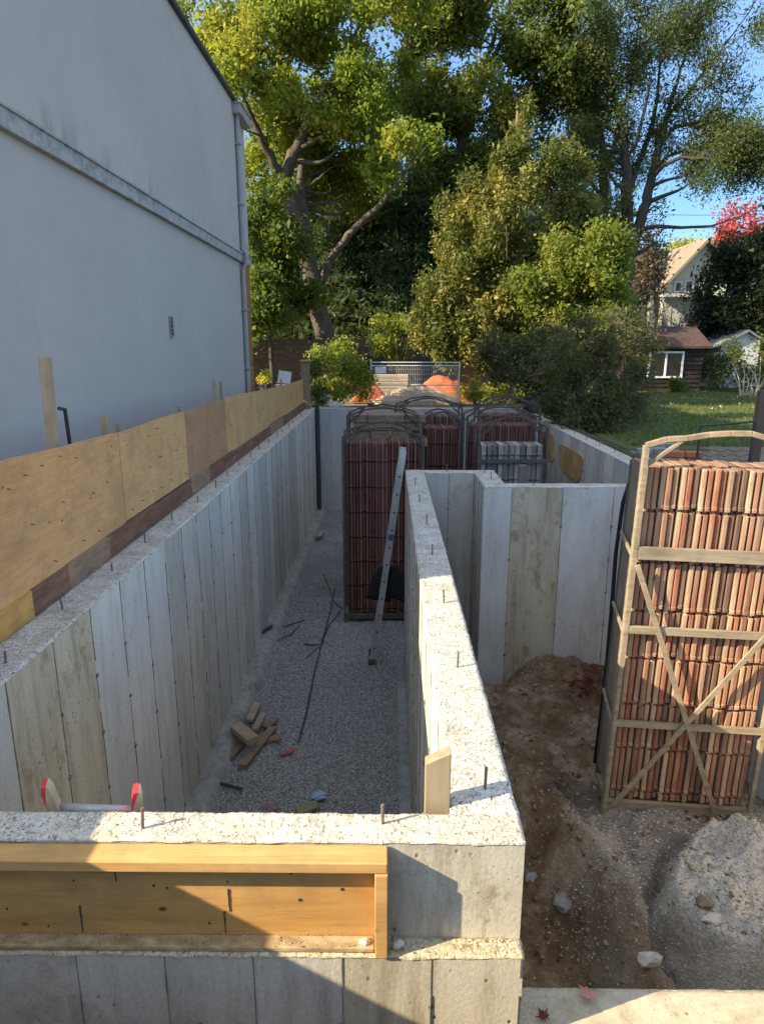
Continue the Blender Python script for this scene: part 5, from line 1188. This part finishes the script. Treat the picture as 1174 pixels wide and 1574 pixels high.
q = at(640, 600, 22.6); heap('soil_heap', 'low pale soil heap behind the mesh fence panel', 'soil heap', q.x, 22.5, 1.6, .6, .5, M_soil, 9)
ps = thing('paver_stack', 'pale stack of paving stones behind the sign on the mesh fence', 'paver stack', (at(598, 600, 23.2).x, 23.2, -.1))
M_pav = simple('paver_pale', (.36, .28, .2), (.54, .44, .33), (7, 7, 7), .95, .4)
for k in range(8):
    xa = at(574, 600, 23.2).x; MB().box(xa + random.uniform(0, .04), xa + 1.15 + random.uniform(-.04, .04), 23.0, 23.6, -.1 + k * .115, .005 + k * .115).build('course', M_pav, ps, bevel=.012)
# gate post, chair, flower pot, stones near the end wall
p = at(470, 556, 19.6)
gp = thing('gate_post', 'weathered timber post with an orange lit cap at the end of the hoarding', 'post', (p.x, 19.6, -.05))
MB().box(p.x - .13, p.x + .10, 19.5, 19.72, -.2, p.z).build('shaft', wood('post_dark', (.2, .15, .1), (.32, .25, .18), (.12, .09, .06), (14, 14, 2)), gp, bevel=.01)
MB().box(p.x - .15, p.x + .13, 19.47, 19.75, p.z + .001, p.z + .05).build('cap', M_kick[1], gp, bevel=.008)
rr = random.Random(8)
for (px, py, s_, lb) in ((509, 624, .28, 'biggest pale rubble block on the bank behind the end wall'), (498, 612, .2, 'rubble block above the biggest one behind the end wall'), (523, 632, .16, 'flat pale stone on the edge of the end wall'), (511, 640, .13, 'small rubble lump at the corner of the end wall')):
    c = at(px, py, 20.2); lump('rubble_block', (c.x, 20.25, max(c.z, .02)), (s_, s_ * .7, s_ * .55), M_rubp, rr.randint(1, 99), 2, .5, lb, 'stone', 'rubble behind the end wall')
p = at(502, 610, 20.5); tag(MB().bar((p.x, 20.5, -.05), (p.x - .05, 20.45, p.z + .25), .05, .05).build('stake', M_lum), 'pale short stake standing among the rubble before the hedge', 'stake')
fp = thing('flower_pot', 'dark pot of yellow chrysanthemums beyond the hoarding', 'flower pot', at(408, 600, 19.5))
c = at(408, 588, 19.5); m = MB(); m.tube([(c.x, 19.5, c.z - .32), (c.x, 19.5, c.z - .02)], [.13, .19], 14); m.build('pot', M_flash, fp)
q = blob_points(np.random.default_rng(4), (c.x, 19.5, c.z + .1), (.22, .2, .15), 60, .7)
leaf_mesh('flowers', q, 16, .04, .06, leafy('mum_yellow', [(.5, .42, .04), (.62, .55, .08), (.4, .36, .04)], None, .2), fp, np.random.default_rng(5))
gc = thing('garden_chair', 'white garden chair with a tilted back beyond the hoarding', 'chair', at(437, 600, 19.3))
c = at(437, 580, 19.3); m = MB(); m.obox((c.x, 19.35, c.z), (.36, .03, .34), (R(-14), R(8), 0)); m.build('backrest', M_white, gc, bevel=.01)
m = MB(); m.obox((c.x - .02, 19.1, c.z - .2), (.4, .42, .03)); m.build('seat', M_white, gc, bevel=.01)
for sx in (-.18, .16):
    for sy in (18.92, 19.3): MB().tube([(c.x + sx, sy, c.z - .72), (c.x + sx, sy, c.z - .2)], .014, 6).build('leg', M_white, gc)
rl = thing('patio_rail', 'dark metal rail between the house corner and the flower pot', 'rail', at(385, 600, 18.9))
a, b = at(378, 597, 18.9), at(412, 592, 18.9); m = MB(); m.bar(a, b, .03, .03); m.bar(a - Vector((0, 0, .3)), b - Vector((0, 0, .3)), .03, .03); m.build('bars', M_flash, rl)
for q in (a, b): MB().bar(q - Vector((0, 0, .9)), q, .04, .04, up=(0, 1, 0)).build('post', M_flash, rl)
# dark sheet heap and leaning plank near the far corner
q = at(825, 622, 18.6); lump('plastic_sheet', (q.x + .35, 18.6, .1), (.75, .5, .42), simple('sheet_dark', (.012, .016, .025), (.04, .05, .07), (5, 5, 5), .35, .6), 13, 3, .5, 'dark plastic sheet heaped under the cedar behind the racks', 'plastic sheet')
a, b = at(772, 636, 19.9), at(801, 590, 20.2); tag(MB().bar((a.x, 20.1, -.15), b, .12, .05).build('plank', M_stake, bevel=.004), 'plank leaning at a slant in front of the cedar trunk', 'plank')

# lawn
def flawn(x, y): return -.085 + .03 * fbm(x * .6, y * .6, 3) + 0 * x
mL, tL, pL = nodes_of('lawn_green')
nL = noise(tL, mapped(tL, (2, 2, 2)), 1, 8, .7); nL2 = noise(tL, mapped(tL, (40, 40, 40)), 1, 4, .7)
cL = mix(tL, .5, ramp(tL, nL, [(.3, (.05, .075, .018)), (.7, (.10, .125, .028))]), ramp(tL, nL2, [(.3, (.03, .045, .012)), (.7, (.13, .15, .04))]))
tL.links.new(cL, pL.inputs['Base Color']); pL.inputs['Roughness'].default_value = .95; bump(tL, pL, nL2, .8, .03)
sheet('lawn', 4.4, 26, 12.4, 40, flawn, .25, mL, mask=lambda x, y: y > 12.7 + .35 * np.sin(x * 2.1) + .2 * np.sin(x * 5.3))
n = 26000; r3 = np.random.default_rng(81); yy = 12.9 + 17 * r3.random(n) ** 1.3; xx = r3.uniform(4.6, 17, n)
leaf_g = leafy('grass_blades', [(.05, .08, .015), (.08, .12, .022), (.11, .15, .03), (.14, .16, .04)], None, .3)
hgt = r3.uniform(.04, .10, n); a = r3.uniform(0, 6.28, n); wd = .012
dx, dy = np.cos(a) * wd, np.sin(a) * wd; ln_ = r3.normal(size=(n, 2)) * .02
z = flawn(xx, yy)
V = np.stack([np.stack([xx - dx, yy - dy, z], -1), np.stack([xx + dx, yy + dy, z], -1), np.stack([xx + ln_[:, 0], yy + ln_[:, 1], z + hgt], -1)], 1).reshape(-1, 3)
tag(fast_mesh('grass', V, np.arange(3 * n).reshape(n, 3), leaf_g, None, 3), kind='stuff')
# fallen leaves on the lawn, clutter beside the lawn
n = 240; xx = r3.uniform(6, 16, n); yy = r3.uniform(18, 27, n)
o = leaf_mesh('fallen_leaves', np.stack([xx, yy, flawn(xx, yy) + .05], -1), 1, .01, .11, leafy('fallen', [(.4, .3, .14), (.5, .42, .25), (.3, .2, .1)], None, .1), None, r3, up=6); tag(o, kind='stuff')
for i, (px, py, w_, lb, mt) in enumerate(((1000, 702, .3, 'stack of grey paving blocks at the lawn edge', 'M_rub'), (1020, 694, .26, 'small grey block beside the paving blocks at the lawn edge', 'M_rub'), (1050, 707, .32, 'terracotta bricks lying together behind the sunlit rack', 'T'))):
    c = gr(px, py, -.05); M_ter = simple('terracotta', (.38, .13, .06), (.5, .2, .1), (9, 9, 9), .9, .3) if mt == 'T' else M_rub
    t = thing('brick_pile' if mt == 'T' else 'paving_blocks', lb, 'bricks' if mt == 'T' else 'paving blocks', (c.x, c.y, -.1))
    for k in range(4):
        MB().obox((c.x + (k % 2 - .5) * w_ * .9, c.y + random.uniform(-.05, .05), -.05 + .1 * (k // 2)), (w_ * .8, .16, .09), (0, 0, random.uniform(-.3, .3))).build('brick', M_ter, t, bevel=.006)
# garden gate frame with wire
gt = thing('garden_gate', 'low dark metal gate frame with wavy wire by the lawn', 'gate', at(1110, 722, 10.2))
Yg = 10.2; g0, g1 = at(1076, 655, Yg), at(1160, 648, Yg); zg = at(1100, 735, Yg).z
m = MB(); m.tube([(g0.x, Yg, zg - .3), (g0.x, Yg, g0.z)], .018, 8); m.tube([(g1.x, Yg, zg - .3), (g1.x, Yg, g1.z)], .018, 8); m.tube([(g0.x, Yg, g0.z), (g1.x, Yg, g1.z)], .016, 8); m.tube([(g0.x, Yg, zg + .1), (g1.x, Yg, zg + .1)], .014, 8); m.build('frame', M_flash, gt)
m = MB()
for k in range(5):
    zz = zg + .14 + k * .07; m.tube([(g0.x + (g1.x - g0.x) * i / 16, Yg, zz + .018 * math.sin(i * 1.4 + k * 2)) for i in range(17)], .005, 5)
m.build('wire', M_flash, gt)
p = at(1170, 600, 10.4); tag(MB().box(p.x - .035, p.x + .09, 10.35, 10.47, -.2, p.z).build('fence_post', wood('post_shade', (.10, .07, .05), (.17, .12, .09), (.06, .04, .03), (14, 14, 2)), bevel=.008), 'dark timber fence post at the side of the low gate', 'post')

# shed with the white window
Ysd = 28.5
sd = thing('garden_shed', 'dark brown board shed with a white two pane window', 'shed', (at(1020, 608, Ysd).x, Ysd, -.1))
M_shed = wood('shed_board', (.025, .017, .015), (.055, .038, .033), (.015, .01, .01), (3, 3, 30)); M_shl = simple('roof_brown', (.05, .032, .028), (.11, .07, .06), (6, 6, 6), .9, .4)
xl, xr = at(960, 560, Ysd).x, at(1078, 560, Ysd).x; zt = at(1040, 534, Ysd).z
m = MB(); m.box(xl, xr, Ysd, Ysd + 3, -.1, zt)
nb = 10
for i in range(nb):
    z0 = -.1 + (zt + .1) * i / nb; m.box(xl - .012, xr + .012, Ysd - .03, Ysd - .001, z0 + .01, z0 + (zt + .1) / nb - .05); m.box(xr + .001, xr + .03, Ysd, Ysd + 3, z0 + .01, z0 + (zt + .1) / nb - .05)
m.build('wall', M_shed, sd)
m = MB(); zr = at(1040, 505, Ysd + 1.5).z
m.prism([(Ysd - .25, zt - .04), (Ysd + 1.5, zr), (Ysd + 3.25, zt - .04), (Ysd + 3.25, zt + .05), (Ysd + 1.5, zr + .09), (Ysd - .25, zt + .05)], xl - .2, xr + .25, 'x'); m.build('roof', M_shl, sd)
m = MB(); m.prism([(Ysd + .05, zt + .001), (Ysd + 1.5, zr - .02), (Ysd + 2.95, zt + .001)], xl + .02, xr - .02, 'x'); m.build('gable', M_shed, sd)
w0, w1 = at(997, 540, Ysd - .05), at(1047, 581, Ysd - .05); wf = MB(); tw = .075
wf.box(w0.x, w1.x, Ysd - .09, Ysd - .031, w0.z - tw, w0.z); wf.box(w0.x, w1.x, Ysd - .09, Ysd - .031, w1.z, w1.z + tw)
cx = (w0.x + w1.x) / 2
for x in (w0.x, cx - tw / 2, w1.x - tw): wf.box(x, x + tw, Ysd - .088, Ysd - .031, w1.z + tw, w0.z - tw)
wn = wf.build('window', simple('window_white', (.72, .72, .72), (.8, .8, .8), (2, 2, 2), .5, 0), sd)
mG, tG, pG = nodes_of('pane_glass'); pG.inputs['Base Color'].default_value = (.012, .016, .02, 1); pG.inputs['Roughness'].default_value = .04; pG.inputs['Specular IOR Level'].default_value = .8
for (a_, b_) in ((w0.x + tw, cx - tw / 2), (cx + tw / 2, w1.x - tw)): MB().box(a_, b_, Ysd - .06, Ysd - .035, w1.z + tw, w0.z - tw).build('pane', mG, wn)
# small gabled shed
Y2 = 36.0; ws = thing('small_shed', 'small white gabled shed with a grey roof before the yew hedge', 'shed', (at(1125, 600, Y2).x, Y2, -.1))
M_wsh = simple('shed_white', (.5, .52, .53), (.6, .62, .63), (2, 2, 2), .7, .05); M_rf = simple('roof_grey', (.16, .19, .2), (.27, .3, .31), (4, 4, 4), .8, .3)
Y2 = 30.8; c0, c1, c2 = at(1108, 531, Y2), at(1147, 511, Y2), at(1168, 524, Y2)
m = MB(); m.prism([(c0.x, -.1), (c2.x, -.1), (c2.x, c2.z), (c1.x, c1.z), (c0.x, c0.z)], Y2, Y2 + 4, 'y'); m.build('wall', M_wsh, ws)
m = MB(); e = .08
m.prism([(c0.x - .35, c0.z - .1), (c1.x, c1.z + .02), (c1.x, c1.z + .12), (c0.x - .35, c0.z + .0)], Y2 - .2, Y2 + 4.2, 'y'); m.prism([(c1.x, c1.z + .02), (c2.x + .2, c2.z - .1), (c2.x + .2, c2.z), (c1.x, c1.z + .12)], Y2 - .2, Y2 + 4.2, 'y'); m.build('roof', M_rf, ws)
# gabled neighbour house
Yh = 44.0; nh = thing('neighbour_house', 'pale neighbour house with a tan gable roof and grey chimney', 'house', (at(1060, 560, Yh).x, Yh, -.1))
M_hw = simple('house_cream', (.38, .40, .32), (.48, .49, .40), (1, 1, 6), .8, .1); M_hr = simple('roof_tan', (.21, .165, .125), (.30, .24, .19), (5, 5, 5), .9, .3); M_ht = simple('house_trim', (.42, .41, .39), (.5, .5, .48), (3, 3, 3), .7, 0)
e0, rdg = at(1015, 446, Yh), at(1084, 372, Yh); half = rdg.x - e0.x; x2 = rdg.x + half
m = MB(); m.prism([(e0.x + .3, -.1), (x2 - .3, -.1), (x2 - .3, e0.z + .25), (rdg.x, rdg.z - .1), (e0.x + .3, e0.z + .25)], Yh, Yh + 9, 'y'); m.build('wall', M_hw, nh)
m = MB(); m.prism([(e0.x - .2, e0.z - .15), (rdg.x, rdg.z), (rdg.x, rdg.z + .22), (e0.x - .2, e0.z + .07)], Yh - .5, Yh + 9.4, 'y'); m.prism([(rdg.x, rdg.z), (x2 + .2, e0.z - .15), (x2 + .2, e0.z + .07), (rdg.x, rdg.z + .22)], Yh - .5, Yh + 9.4, 'y')
xs = at(985, 445, Yh + 2).x
m.prism([(Yh + 1.2, e0.z - .2), (Yh + 5, rdg.z - 1.2), (Yh + 9, e0.z - .2), (Yh + 9, e0.z), (Yh + 5, rdg.z - 1.0), (Yh + 1.2, e0.z)], xs, rdg.x - .5, 'x'); m.build('roof', M_hr, nh)
MB().box(xs + .3, e0.x + .32, Yh + 2, Yh + 8, -.1, e0.z - .05).build('wing', M_hw, nh)
cA = at(997, 448, Yh + 1); cB = at(1003, 412, Yh + 1); MB().box(cA.x, cB.x + .1, Yh + .6, Yh + 1.2, -.1, cB.z).build('chimney', simple('chimney_grey', (.2, .2, .19), (.3, .3, .28), (4, 4, 4), .9, .3), nh)
def hwin(px0, py0, px1, py1):
    a_, b_ = at(px0, py0, Yh - .05), at(px1, py1, Yh - .05); m = MB(); t_ = .1
    m.box(a_.x, b_.x, Yh - .08, Yh - .01, a_.z - t_, a_.z); m.box(a_.x, b_.x, Yh - .08, Yh - .01, b_.z, b_.z + t_)
    for x in (a_.x, b_.x - t_): m.box(x, x + t_, Yh - .078, Yh - .01, b_.z + t_, a_.z - t_)
    f = m.build('window', M_ht, nh); MB().box(a_.x + t_, b_.x - t_, Yh - .05, Yh - .012, b_.z + t_, a_.z - t_).build('pane', mG, f)
hwin(1036, 432, 1047, 450); hwin(1052, 430, 1064, 450)
m = MB(); p, q = at(1012, 450, Yh), at(1075, 452, Yh); m.box(p.x, q.x + 2, Yh - .9, Yh - .02, p.z - .3, p.z - .1); m.build('porch_roof', M_ht, nh)
# overhead lines
for py, lb in ((322, 'upper thin power line crossing the sky gap beside the elm'), (342, 'lower thin power line crossing the sky gap beside the elm')):
    a_, b_ = at(700, py - 6, 62), at(1330, py + 3, 62); pts = [a_.lerp(b_, k / 10) - Vector((0, 0, .5 * math.sin(math.pi * k / 10))) for k in range(11)]
    tag(MB().tube(pts, .022, 5).build('power_line', M_flash), lb, 'power line')
